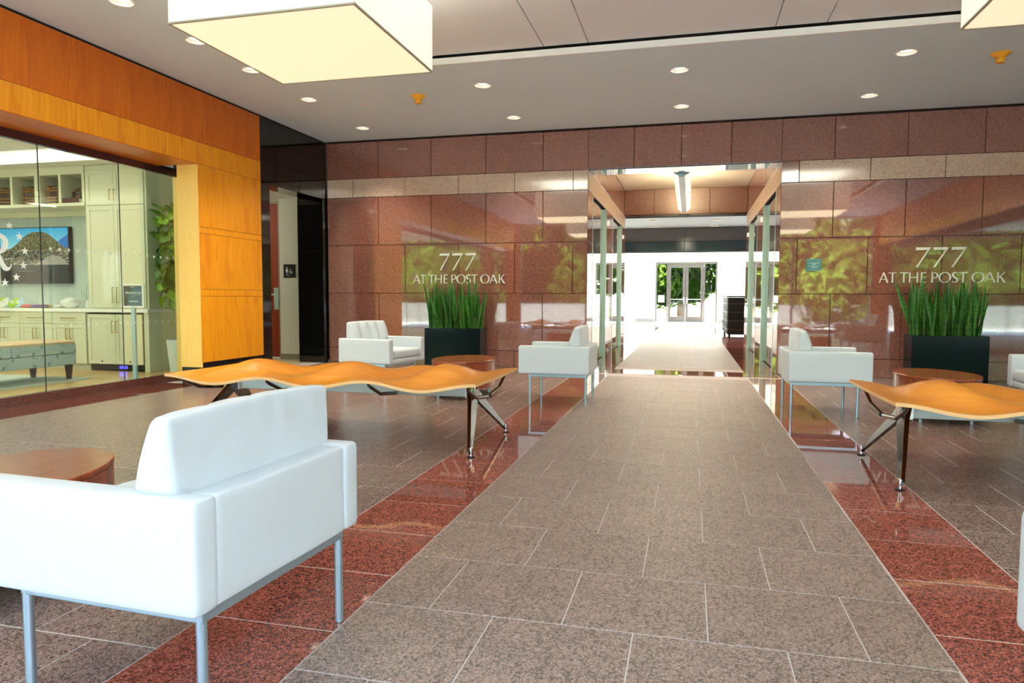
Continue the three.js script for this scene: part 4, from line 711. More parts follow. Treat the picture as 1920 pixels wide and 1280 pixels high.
// ---------------------------------------------------------------- wavy plywood benches
{
  const t = thing('wavy_bench', 'three-seat wavy orange plywood bench on chrome legs, left of the walkway', 'bench', [-2.55, 0, 5.585], 0, 'wavy plywood benches');
  const L = 1.2, D = 0.575, TH = 0.021, nx = 120, nz = 40;
  const yAt = (x, z) => { const v = z / D, s = (1 + Math.cos(Math.PI * v)) / 2, e = smooth(0, 0.3, L - Math.abs(x)); return 0.487 + 0.038 * s * (0.35 + 0.65 * e) + (0.026 - 0.086 * s * (0.2 + 0.8 * e)) * Math.cos((x - L) * Math.PI * 2 / 0.8); };
  const P = [], UV = [], I = [], at = (i, j, top) => (top * (nx + 1) + i) * (nz + 1) + j;
  for (let top = 0; top < 2; top++) for (let i = 0; i <= nx; i++) for (let j = 0; j <= nz; j++) { const x = -L + 2 * L * i / nx, z = -D + 2 * D * j / nz; P.push(x, yAt(x, z) - (top ? 0 : TH), z); UV.push(x, z); }
  for (let i = 0; i < nx; i++) for (let j = 0; j < nz; j++) { I.push(at(i, j, 1), at(i, j + 1, 1), at(i + 1, j, 1), at(i + 1, j, 1), at(i, j + 1, 1), at(i + 1, j + 1, 1)); I.push(at(i, j, 0), at(i + 1, j, 0), at(i, j + 1, 0), at(i + 1, j, 0), at(i + 1, j + 1, 0), at(i, j + 1, 0)); }
  const g = new THREE.BufferGeometry(); g.setAttribute('position', new THREE.Float32BufferAttribute(P, 3)); g.setAttribute('uv', new THREE.Float32BufferAttribute(UV, 2)); g.setIndex(I); g.computeVertexNormals();
  part(t, 'seat_shell', g, M.bench);
  const ring = []; for (let i = 0; i < nx; i++) ring.push([-L + 2 * L * i / nx, D]); for (let j = 0; j < nz; j++) ring.push([L, D - 2 * D * j / nz]); for (let i = 0; i < nx; i++) ring.push([L - 2 * L * i / nx, -D]); for (let j = 0; j <= nz; j++) ring.push([-L, -D + 2 * D * j / nz]);
  const eg = new THREE.BufferGeometry(), ep = [], ei = [];
  ring.forEach(([x, z], k) => { const y = yAt(x, z), o = 0.0012, ox = x + Math.sign(x) * (Math.abs(x) > L - 1e-6 ? o : 0), oz = z + Math.sign(z) * (Math.abs(z) > D - 1e-6 ? o : 0); ep.push(ox, y, oz, ox, y - TH, oz); if (k) { const a = k * 2 - 2; ei.push(a, a + 1, a + 2, a + 1, a + 3, a + 2); } });
  eg.setAttribute('position', new THREE.Float32BufferAttribute(ep, 3)); eg.setIndex(ei); const e2 = eg.toNonIndexed(); e2.computeVertexNormals();
  const em = M.benchEdge.clone(); em.side = THREE.DoubleSide; part(t, 'edge_band', boxUV(e2), em, 'pale plywood edge');
  part(t, 'beam', [bx(-1.0, 1.0, 0.345, 0.425, -0.035, 0.035, 0.006)], M.alu, 'pale aluminium beam');
  // legs: flat tapering blades from the beam to round feet, splayed outwards
  for (const s of [-1, 1]) {
    for (const q of [-1, 1]) {
      const sh = extrude([[0.0, 0.43], [q * 0.075, 0.43], [q * 0.12, 0.36], [q * 0.474, 0.05], [q * 0.474, 0.03], [q * 0.452, 0.03], [q * 0.02, 0.31]], 0.03, 0.004);
      const p = sh.attributes.position; for (let i = 0; i < p.count; i++) { const z = p.getX(i), y = p.getY(i), x = p.getZ(i) - 0.015; p.setXYZ(i, s * (1.14 - 0.15 * (y / 0.43)) + x * (0.55 + 0.6 * y), y, z); }
      sh.computeVertexNormals(); const leg = part(t, 'leg', sh, M.darkChrome);
      part(leg, 'foot', [cyl(0.011, 0.015, 0.06, 16, s * 1.133, 0.006, q * 0.463)], M.chrome); part(leg, 'pad', lathe([[0, 0], [0.027, 0], [0.028, 0.004], [0.014, 0.009], [0, 0.009]], 20).translate(s * 1.133, 0, q * 0.463), M.rubber, 'black foot pad');
    }
    part(t, 'knuckle', [cyl(0.02, 0.02, 0.05, 18, s * 0.995, 0.4, 0.0), bx(s * 0.995 - 0.04, s * 0.995 + 0.04, 0.335, 0.44, -0.045, 0.045, 0.008)], M.chrome);
  }
  for (const x of [-1.12, -0.4, 0.4, 1.12]) for (const q of [-1, 1]) {
    const yE = yAt(x, q * 0.5) - TH, b = part(t, 'bracket', [rod([x, 0.355, q * 0.03], [x, 0.385, q * 0.3], 0.016, 0.013), rod([x, 0.385, q * 0.3], [x, yE - 0.035, q * 0.47], 0.013, 0.012), tube([[x, yE - 0.035, q * 0.465], [x, yE - 0.022, q * 0.492], [x, yE + 0.002, q * 0.5]], 0.011, 10, 10), bx(x - 0.05, x + 0.05, yE - 0.004, yE + 0.002, q * 0.5 - 0.025, q * 0.5 + 0.025, 0.002)], M.darkChrome);
  }
  copy(t, [2.305, 0, 5.73], 0, 'wavy orange plywood bench on chrome legs, cut off by the right edge');
}
// ---------------------------------------------------------------- planters with snake plants
{
  const band = canvasTex(128, 512, (g, w, h) => {
    const r = rng(5); g.fillStyle = '#2c6e2c'; g.fillRect(0, 0, w, h);
    for (let y = 0; y < h; y += 9) { g.fillStyle = r() > 0.5 ? 'rgba(96,164,74,0.42)' : 'rgba(14,52,20,0.5)'; g.beginPath(); g.moveTo(0, y); for (let x = 0; x <= w; x += 8) g.lineTo(x, y + (r() - 0.5) * 9); g.lineTo(w, y + 4 + r() * 5); g.lineTo(0, y + 4 + r() * 5); g.fill(); }
    g.fillStyle = '#9cbc4a'; g.fillRect(0, 0, 7, h); g.fillRect(w - 7, 0, 7, h);
  });
  const mats = [[255, 255, 255], [196, 230, 190], [230, 255, 200]].map((c) => phys({ map: band, color: rgb(...c), roughness: 0.38, side: THREE.DoubleSide }));
  const leafGeo = (seed, L, w) => {
    const r = rng(seed), n = 10, lean = (r() - 0.5) * 0.16, bend = (r() - 0.5) * 0.22, tw = (r() - 0.5) * 1.6, p = [], uv = [], id = [];
    for (let k = 0; k <= n; k++) {
      const t = k / n, hw = w / 2 * (0.62 + 0.38 * Math.sin(Math.min(1, t * 1.5) * Math.PI / 2)) * (t > 0.62 ? Math.pow(Math.max(0, (1 - t) / 0.38), 0.75) : 1), a = tw * t, cx = lean * t * L + bend * t * t * L, y = L * t;
      [[-1, 0.35], [-0.5, 0.08], [0, 0], [0.5, 0.08], [1, 0.35]].forEach(([s, c], j) => { const X = s * hw, Z = c * hw; p.push(cx + X * Math.cos(a) - Z * Math.sin(a), y, X * Math.sin(a) + Z * Math.cos(a) + (bend * 0.4) * t * t * L); uv.push(j / 4, t * L / 0.7); });
    }
    for (let k = 0; k < n; k++) for (let j = 0; j < 4; j++) { const a = k * 5 + j; id.push(a, a + 1, a + 5, a + 1, a + 6, a + 5); }
    const g = new THREE.BufferGeometry(); g.setAttribute('position', new THREE.Float32BufferAttribute(p, 3)); g.setAttribute('uv', new THREE.Float32BufferAttribute(uv, 2)); g.setIndex(id); g.computeVertexNormals(); return g;
  };
  const leaves = Array.from({ length: 9 }, (_, i) => leafGeo(100 + i, 0.5 + 0.03 * i, 0.036 + 0.011 * (i % 3)));
  const planter = (x0, label, plabel, seed) => {
    const t = thing('planter_box', label, 'planter', [x0 + 0.44, 0, 0.345], 0, 'tall black planter boxes'), w = 0.44, d = 0.18, H_ = 0.615, e = 0.018;
    part(t, 'shell', [bx(-w, w, 0, H_, d - e, d, 0.004), bx(-w, w, 0, H_, -d, -d + e, 0.004), bx(-w, -w + e, 0, H_, -d + e * 0.8, d - e * 0.8, 0.004), bx(w - e, w, 0, H_, -d + e * 0.8, d - e * 0.8, 0.004), bx(-w + e, w - e, 0, 0.03, -d + e, d - e)], M.gloss);
    const sg = new THREE.BoxGeometry(2 * (w - e) - 0.004, 0.05, 2 * (d - e) - 0.004, 30, 1, 12), sp = sg.attributes.position, r = rng(seed); for (let i = 0; i < sp.count; i++) if (sp.getY(i) > 0) sp.setY(i, 0.01 + 0.025 * r()); sg.computeVertexNormals(); sg.translate(0, 0.575, 0); part(t, 'moss', sg, M.soil);
    const p = thing('snake_plant', plabel, 'plant', [x0 + 0.44, 0.59, 0.345], 0, 'snake plants in the planter boxes');
    for (let i = 0; i < 128; i++) {
      const edge = i % 8 === 0, x = (r() - 0.5) * 0.8, z = (r() - 0.5) * 0.26, m = part(p, 'leaf', leaves[Math.floor(r() * 9)], mats[Math.floor(r() * 3)]);
      m.position.set(x, 0, z); m.rotation.set((r() - 0.5) * 0.14 + z * 0.5, r() * 6.28, -x * 0.05 + (r() - 0.5) * 0.16 - (edge ? Math.sign(x) * 0.2 : 0), 'ZXY'); const s = 0.78 + 0.34 * r(); m.scale.set(s * 1.05, s, s * 1.05);
    }
  };
  planter(-3.905, 'tall glossy black planter box in front of the left lettering', 'snake plant with upright banded leaves below the left lettering', 3);
  planter(2.785, 'tall glossy black planter box in front of the right lettering', 'snake plant with upright banded leaves below the right lettering', 4);
}
// ---------------------------------------------------------------- slatted counter in the far hall
{
  const t = thing('slatted_counter', 'dark slatted reception counter right of the far doors', 'counter', [1.42, 0, -9.4]), w = 0.44, h = 1.14, d = 1.4;
  part(t, 'body', bx(-w + 0.03, w - 0.03, 0.1, h - 0.03, -2 * d + 0.03, -0.03), M.dark);
  for (let k = 0; k < 21; k++) { const y = 0.13 + k * 0.047; part(t, 'slat', [bx(-w, w, y, y + 0.026, -2 * d, 0, 0.004)], k % 5 === 2 ? std({ color: rgb(74, 58, 48), roughness: 0.4 }) : M.rubber); }
  part(t, 'top', bx(-w, w, h - 0.02, h + 0.015, -2 * d, 0, 0.005), M.dark);
  for (const [x, z] of [[-w + 0.08, -0.1], [w - 0.08, -0.1], [-w + 0.08, -2 * d + 0.1], [w - 0.08, -2 * d + 0.1]]) part(t, 'leg', bx(x - 0.03, x + 0.03, 0, 0.12, z - 0.03, z + 0.03, 0.004), M.rubber);
}

// ---------------------------------------------------------------- lounge furniture
const FZ = 2.15, BACK = LZ + 0.006;
const handle = (parent, a, b, z, m = M.brass) => part(parent, 'handle', [rod([...a, z + 0.032], [...b, z + 0.032], 0.006), rod([...a, z], [...a, z + 0.034], 0.005), rod([...b, z], [...b, z + 0.034], 0.005)], m);
const shaker = (parent, name, x0, x1, y0, y1, z, rail = 0.06) => part(parent, name, [bx(x0, x1, y0, y1, z, z + 0.012, 0.002), bx(x0, x0 + rail, y0, y1, z + 0.011, z + 0.021, 0.002), bx(x1 - rail, x1, y0, y1, z + 0.011, z + 0.021, 0.002), bx(x0 + rail, x1 - rail, y1 - rail, y1, z + 0.011, z + 0.021, 0.002), bx(x0 + rail, x1 - rail, y0, y0 + rail, z + 0.011, z + 0.021, 0.002)], M.cabinet);
{
  // base cabinets
  const xs = [-8.526, -9.132, -9.737, -10.34, -10.945], names = ['pale base cabinet next to the drinks fridge', 'pale base cabinet second from the drinks fridge, behind the seam of the glass', 'pale base cabinet third from the drinks fridge, at the left edge', 'pale base cabinet hidden past the left edge'];
  names.forEach((label, i) => {
    const x1 = xs[i], x0 = xs[i + 1], t = thing('base_cabinet', label, 'cabinet', [0, 0, 0], 0, 'base cabinets along the lounge wall'), xm = (x0 + x1) / 2;
    t.position.set(xm, 0, FZ); const h = (x1 - x0) / 2 - 0.001;
    part(t, 'carcass', [bx(-h, h, 0.09, 0.848, BACK - FZ, -0.022), bx(-h, h, 0, 0.09, BACK - FZ, -0.07)], M.cabinet);
    const dr = shaker(t, 'drawer', -h + 0.003, h - 0.003, 0.678, 0.845, -0.021, 0.032); handle(dr, [-0.125, 0.762], [0.125, 0.762], 0);
    for (const s of [-1, 1]) { const d = shaker(t, 'door', s < 0 ? -h + 0.003 : 0.0015, s < 0 ? -0.0015 : h - 0.003, 0.095, 0.673, -0.021); handle(d, [s * 0.034, 0.455], [s * 0.034, 0.602], 0); }
  });
  // drinks fridge
  const f = thing('drinks_fridge', 'two-door pale undercounter fridge with brass handles and a blue lit display', 'fridge', [-8.015, 0, FZ]);
  part(f, 'body', [bx(-0.49, 0.49, 0.1, 0.835, BACK - FZ, -0.03)], M.dark);
  for (const s of [-1, 1]) { const d = shaker(f, 'door', s < 0 ? -0.487 : 0.002, s < 0 ? -0.002 : 0.46, 0.1, 0.82, -0.024, 0.055); handle(d, [s * 0.036, 0.56], [s * 0.036, 0.72], 0); part(d, 'lock', rod([s * 0.245, 0.14, -0.005], [s * 0.245, 0.14, 0.002], 0.012), M.dark); }
  part(f, 'grille', [bx(-0.47, 0.47, 0.015, 0.09, -0.08, -0.03, 0.004), ...[-0.3, -0.24, 0.3].map((x) => bx(x, x + 0.05, 0.03, 0.07, -0.03, -0.026))], std({ color: rgb(30, 30, 30), roughness: 0.4 }));
  part(f, 'display', bx(0.03, 0.17, 0.035, 0.075, -0.03, -0.027), std({ color: rgb(30, 30, 90), emissive: rgb(70, 60, 255), emissiveIntensity: 3 }), 'blue lit display');
  { const L = new THREE.RectAreaLight(rgb(80, 70, 255), 6, 0.14, 0.04); L.position.set(0.1, 0.055, -0.02); L.rotation.y = Math.PI; f.add(L); }
  solo('end_panel', bx(-7.523, -7.44, 0, 0.848, BACK, FZ - 0.002, 0.003), M.cabinet, 'pale end panel between the fridge and the fig tree', 'panel');
  solo('worktop', bx(-10.945, -7.432, 0.849, 0.9, BACK, FZ + 0.02, 0.004), M.quartz, 'long white worktop over the cabinets', 'worktop');
  // tall cupboard on the worktop
  const t = thing('wall_cupboard', 'tall pale four-door cupboard standing on the worktop', 'cupboard', [-7.955, 0.9, FZ]);
  part(t, 'carcass', bx(-0.525, 0.515, 0.001, 2.05, BACK - FZ, -0.022), M.cabinet);
  for (const s of [-1, 1]) {
    const a = s < 0 ? -0.5 : -0.026 + 0.0015, b = s < 0 ? -0.026 - 0.0015 : 0.485;
    const d = shaker(t, 'door', a, b, 0.015, 1.47, -0.021), u = shaker(t, 'door', a, b, 1.482, 1.972, -0.021), hx = -0.026 + s * 0.036;
    handle(d, [hx, 0.09], [hx, 0.305], 0); handle(u, [hx, 1.547], [hx, 1.695], 0);
  }
  // open shelf unit
  const s = thing('open_shelf', 'pale open shelf unit with square bays above the television', 'shelf', [-9.72, 0, 0]);
  const x0 = -10.945 + 9.72, x1 = -8.484 + 9.72, ups = [-8.497, -8.912, -9.318, -9.795, -10.21, -10.62, -10.93].map((x) => x + 9.72), zb = 1.62;
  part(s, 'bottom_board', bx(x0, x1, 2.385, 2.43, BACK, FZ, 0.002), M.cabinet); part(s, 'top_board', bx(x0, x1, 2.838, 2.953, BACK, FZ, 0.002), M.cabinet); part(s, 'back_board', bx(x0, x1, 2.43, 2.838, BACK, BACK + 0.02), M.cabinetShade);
  ups.forEach((x, i) => part(s, 'upright', bx(x - (i === 2 ? 0.05 : 0.022), x + (i === 2 ? 0.05 : 0.022), 2.43, 2.838, BACK + 0.02, FZ - 0.001, 0.002), M.cabinet));
  part(s, 'light_rail', bx(x0, x1, 2.305, 2.385, BACK, BACK + 0.12), M.cabinet);
  // books
  const r = rng(77), cols = [[62, 40, 26], [84, 52, 30], [48, 34, 26], [98, 66, 38], [70, 30, 22]], ord = ['leftmost', 'second from left', 'second from right', 'rightmost'];
  const book = (label, w, h, d, col, p) => { const b = thing('book', label, 'book', p, 0, 'old books on the open shelf'), m = std({ color: rgb(...col), roughness: 0.55 });
    part(b, 'cover', [bx(-w / 2, -w / 2 + 0.004, 0, h, -d, 0), bx(w / 2 - 0.004, w / 2, 0, h, -d, 0), bx(-w / 2, w / 2, 0, h, -0.006, 0.004, 0.004)], m); part(b, 'pages', bx(-w / 2 + 0.004, w / 2 - 0.004, 0.006, h - 0.006, -d + 0.004, -0.006), M.cream);
    part(b, 'spine_band', [0.16, 0.34, 0.72, 0.86].map((q) => bx(-w / 2 - 0.0005, w / 2 + 0.0005, h * q, h * q + 0.012, 0.001, 0.006, 0.001)), std({ color: rgb(176, 132, 62), roughness: 0.35, metalness: 0.5 })); return b; };
  [[-9.035, 'the bay left of the ornament'], [-9.475, 'the bay just left of the glass seam'], [-9.935, 'the bay at the left edge']].forEach(([xr, where]) => {
    let x = xr - 0.01; const ws = [0.056, 0.062, 0.052, 0.06], n = ws.length;
    ws.forEach((w, i) => { const k = n - 1 - i; x -= w / 2; book('brown old book, ' + ord[k] + ' in ' + where, w - 0.002, 0.245 + 0.02 * r(), 0.17, cols[Math.floor(r() * 5)], [x + 0.09, 2.43, FZ - 0.03]); x -= w / 2; });
  });
  // flat book and dark ornament
  { const b = thing('lying_book', 'thick dark red book lying flat under the ornament on the shelf', 'book', [-8.74, 2.43, FZ - 0.115]); part(b, 'cover', [bx(-0.15, 0.15, 0, 0.008, -0.1, 0.1), bx(-0.15, 0.15, 0.062, 0.07, -0.1, 0.1), bx(-0.15, 0.15, 0, 0.07, 0.094, 0.1, 0.003)], std({ color: rgb(74, 34, 22), roughness: 0.5 })); part(b, 'pages', bx(-0.146, 0.146, 0.008, 0.062, -0.096, 0.094), M.cream);
    const o = thing('shelf_ornament', 'dark bronze coiled ornament with a bright highlight on a lying book', 'ornament', [-8.69, 2.5, FZ - 0.115]), bronze = std({ color: rgb(92, 74, 52), metalness: 0.9, roughness: 0.22 });
    part(o, 'coil', tube([[-0.07, 0.02, 0], [-0.06, 0.09, 0.03], [0, 0.13, 0], [0.06, 0.1, -0.03], [0.05, 0.04, 0], [-0.01, 0.03, 0.03], [-0.03, 0.07, 0.02]], 0.022, 50, 12), bronze); part(o, 'wing', tube([[0.03, 0.08, 0], [0.07, 0.16, -0.01], [0.1, 0.24, 0]], 0.026, 20, 10), bronze); part(o, 'base', lathe([[0, 0], [0.09, 0], [0.1, 0.008], [0.06, 0.02], [0, 0.022]]), bronze); }
  // fluted wall lining
  { const g = [], n = 72; for (let k = 0; k < n; k++) { const x = -8.5 - k * 0.034, c = new THREE.CylinderGeometry(0.0155, 0.0155, 1.405, 8, 1, true, -Math.PI / 2, Math.PI); c.translate(x, 1.603, BACK + 0.02); g.push(c); }
    const w = struct('wall_lining', bx(-10.945, -8.484, 0.9, 2.305, LZ + 0.001, BACK + 0.02), std({ color: rgb(206, 218, 212), roughness: 0.7 }), 'pale fluted wall lining behind the television'); const m = part(w, 'flutes', g, std({ color: rgb(206, 218, 212), roughness: 0.7 })); m.userData.kind = 'stuff'; }
  // television with a hillside view
  const pic = canvasTex(1024, 660, (g, w, h) => {
    const q = rng(9), sky = g.createLinearGradient(0, 0, 0, h * 0.4); sky.addColorStop(0, '#2f9fe0'); sky.addColorStop(1, '#9fd4f0'); g.fillStyle = sky; g.fillRect(0, 0, w, h);
    g.fillStyle = '#2a72c8'; g.beginPath(); g.moveTo(w * 0.78, h * 0.32); g.lineTo(w, h * 0.12); g.lineTo(w, h * 0.4); g.lineTo(w * 0.7, h * 0.4); g.fill();
    const top = (x) => h * (0.4 - 0.33 * Math.exp(-(Math.abs((x / w - 0.56) / 0.3) ** 2.8)));
    g.fillStyle = '#5c5a40'; g.beginPath(); g.moveTo(0, h); for (let x = 0; x <= w; x += 8) g.lineTo(x, top(x) + (q() - 0.5) * 14); g.lineTo(w, h); g.fill();
    for (let i = 0; i < 1500; i++) { const x = q() * w, y = top(x) + q() * h * 0.26, s = 5 + q() * 10; g.fillStyle = ['#8c8464', '#6c6048', '#3c4630', '#b0a68c', '#544a3a', '#2e3828'][Math.floor(q() * 6)]; g.fillRect(x, y, s, s * 0.7); }
    g.fillStyle = '#7a7260'; g.fillRect(0, h * 0.4, w, h * 0.3);
    for (let i = 0; i < 500; i++) { const x = q() * w, y = h * (0.42 + 0.24 * q()), s = 6 + q() * 16; g.fillStyle = ['#3c3a3c', '#5a564e', '#a8a294', '#2e3a3e', '#786a54', '#4a5a5e'][Math.floor(q() * 6)]; g.beginPath(); g.ellipse(x, y, s, s * 0.5, 0, 0, 7); g.fill(); }
    g.fillStyle = '#9a948c'; g.beginPath(); g.moveTo(w * 0.5, h * 0.68); g.lineTo(w * 0.75, h * 0.5); g.lineTo(w * 0.88, h * 0.52); g.lineTo(w, h * 0.68); g.fill();
    g.strokeStyle = 'rgba(60,56,52,0.5)'; g.lineWidth = 2; for (let k = 0; k < 14; k++) { g.beginPath(); g.moveTo(w * (0.55 + k * 0.03), h * 0.68); g.lineTo(w * (0.74 + k * 0.011), h * 0.51); g.stroke(); }
    g.fillStyle = '#1f2a2a'; g.fillRect(0, h * 0.68, w, h * 0.32); g.fillStyle = '#1a1816'; g.fillRect(0, h * 0.78, w * 0.6, h * 0.22); g.fillStyle = '#9aa0a0'; g.fillRect(w * 0.26, h * 0.79, w * 0.25, 4);
  });
  const tv = thing('television', 'wide dark framed television showing a hillside town under blue sky', 'television', [-9.98, 1.715, BACK + 0.062]);
  part(tv, 'case', [bx(-0.68, 0.68, -0.437, 0.437, 0, 0.06, 0.006)], M.dark); const sc = new THREE.PlaneGeometry(1.32, 0.84); sc.translate(0, 0.004, 0.0612);
  part(tv, 'screen', sc, phys({ map: pic, roughness: 0.15, emissive: 0xffffff, emissiveMap: pic, emissiveIntensity: 0.35 })); part(tv, 'bracket', bx(-0.2, 0.2, -0.2, 0.2, -0.022, 0.002), M.dark);
  { const L = new THREE.RectAreaLight(rgb(200, 215, 230), 0.3, 1.3, 0.8); L.position.set(0, 0, 0.07); L.rotation.y = Math.PI; tv.add(L); }
  // things on the worktop
  const packs = [['red and white snack bag leaning leftmost on the worktop', [196, 40, 44], -10.62, 0], ['black snack bag between the red and lime bags', [48, 40, 44], -10.52, 1], ['lime green snack bag behind the black bag', [186, 206, 40], -10.43, 2], ['white snack bag in the leaning row', [232, 232, 226], -10.34, 3], ['pale grey snack bag in the leaning row', [176, 190, 196], -10.24, 4], ['green topped snack bag highest in the leaning row', [164, 204, 50], -10.16, 5], ['pale blue snack bag at the right end of the leaning row', [168, 200, 216], -10.07, 6]];
  const bag = softBox(0.15, 0.19, 0.05, 0.02, [12, 14, 6], (v, a, b, c) => { const k = 1 - (Math.abs(v.y) / b) ** 3; v.z *= 0.15 + 0.85 * Math.max(0, k); v.x *= 1 - 0.06 * (1 - Math.abs(v.y) / b); });
  for (const [label, c, x, i] of packs) { const t2 = thing('snack_bag', label, 'snack bag', [x, 0.962, 1.86 + 0.015 * (i % 2)], 0, 'snack bags leaning on the worktop'); const m = part(t2, 'pouch', bag, std({ color: rgb(...c), roughness: 0.3 })); m.rotation.set(-0.45, 0, -0.95); part(t2, 'label_patch', bx(-0.03, 0.03, -0.03, 0.03, -0.004, 0.004, 0.002).rotateZ(-0.95).translate(0.0, 0.018, 0.022), std({ color: rgb(240, 238, 224), roughness: 0.4 })); }
  const flatBag = (label, c, x, z, w) => { const t2 = thing('candy_pack', label, 'snack pack', [x, 0.902, z]); const g = softBox(w, 0.05, 0.12, 0.02, [12, 5, 8], (v, a, b, cc) => { v.y *= 1 - 0.7 * Math.abs(v.x / a) ** 4; }); g.translate(0, 0.025, 0); part(t2, 'pouch', g, std({ color: rgb(...c), roughness: 0.3 })); part(t2, 'crimp', [bx(-w / 2 - 0.012, -w / 2 + 0.01, 0.021, 0.027, -0.055, 0.055), bx(w / 2 - 0.01, w / 2 + 0.012, 0.021, 0.027, -0.055, 0.055)], std({ color: rgb(230, 226, 220), roughness: 0.4 })); };
  flatBag('pink candy pack lying left of the glass seam', [206, 74, 96], -9.86, 1.9, 0.16); flatBag('yellow candy pack lying right of the glass seam', [236, 190, 40], -9.6, 1.84, 0.2); flatBag('purple candy pack in front of the yellow pack', [86, 52, 128], -9.53, 1.98, 0.24); flatBag('white wrapped pack beside the bowl', [236, 234, 228], -9.36, 1.8, 0.12);
  const bowl = thing('bowl', 'white bowl filled with crumpled white paper on the worktop', 'bowl', [-9.05, 0.9, 1.9]);
  part(bowl, 'body', lathe([[0, 0.004], [0.06, 0], [0.075, 0.01], [0.125, 0.05], [0.15, 0.095], [0.144, 0.096], [0.115, 0.052], [0.06, 0.016], [0, 0.014]], 40), std({ color: rgb(244, 244, 238), roughness: 0.25, side: THREE.DoubleSide }));
  { const g = new THREE.IcosahedronGeometry(0.11, 5), p = g.attributes.position, nz = noiser(8, 8, 3); for (let i = 0; i < p.count; i++) { const k = 0.8 + 0.45 * nz(p.getX(i) * 9 + 3, p.getY(i) * 9 + p.getZ(i) * 7 + 3); p.setXYZ(i, p.getX(i) * k, p.getY(i) * k * 0.6, p.getZ(i) * k); } g.deleteAttribute('uv'); const q = smoothNormals(g); q.translate(0, 0.085, 0); part(bowl, 'crumpled_paper', q, M.white); }
  const vase = thing('bottle_vase', 'small clear vase with thin bare twigs beside the bowl', 'vase', [-8.72, 0.9, 1.9]);
  part(vase, 'vessel', lathe([[0, 0], [0.035, 0], [0.04, 0.01], [0.04, 0.08], [0.018, 0.11], [0.02, 0.13], [0.017, 0.13], [0.015, 0.11], [0.036, 0.078], [0.036, 0.012], [0, 0.008]], 24), std({ color: rgb(226, 226, 206), roughness: 0.2, side: THREE.DoubleSide }));
  part(vase, 'twig', [tube([[0, 0.1, 0], [-0.02, 0.25, 0.01], [0.03, 0.42, 0]], 0.002, 10, 5), tube([[0, 0.1, 0], [0.03, 0.22, 0], [0.06, 0.38, 0.02]], 0.002, 10, 5), tube([[0, 0.1, 0], [-0.06, 0.2, 0], [-0.12, 0.27, 0.01]], 0.002, 10, 5)], std({ color: rgb(120, 124, 88), roughness: 0.9 }));
}
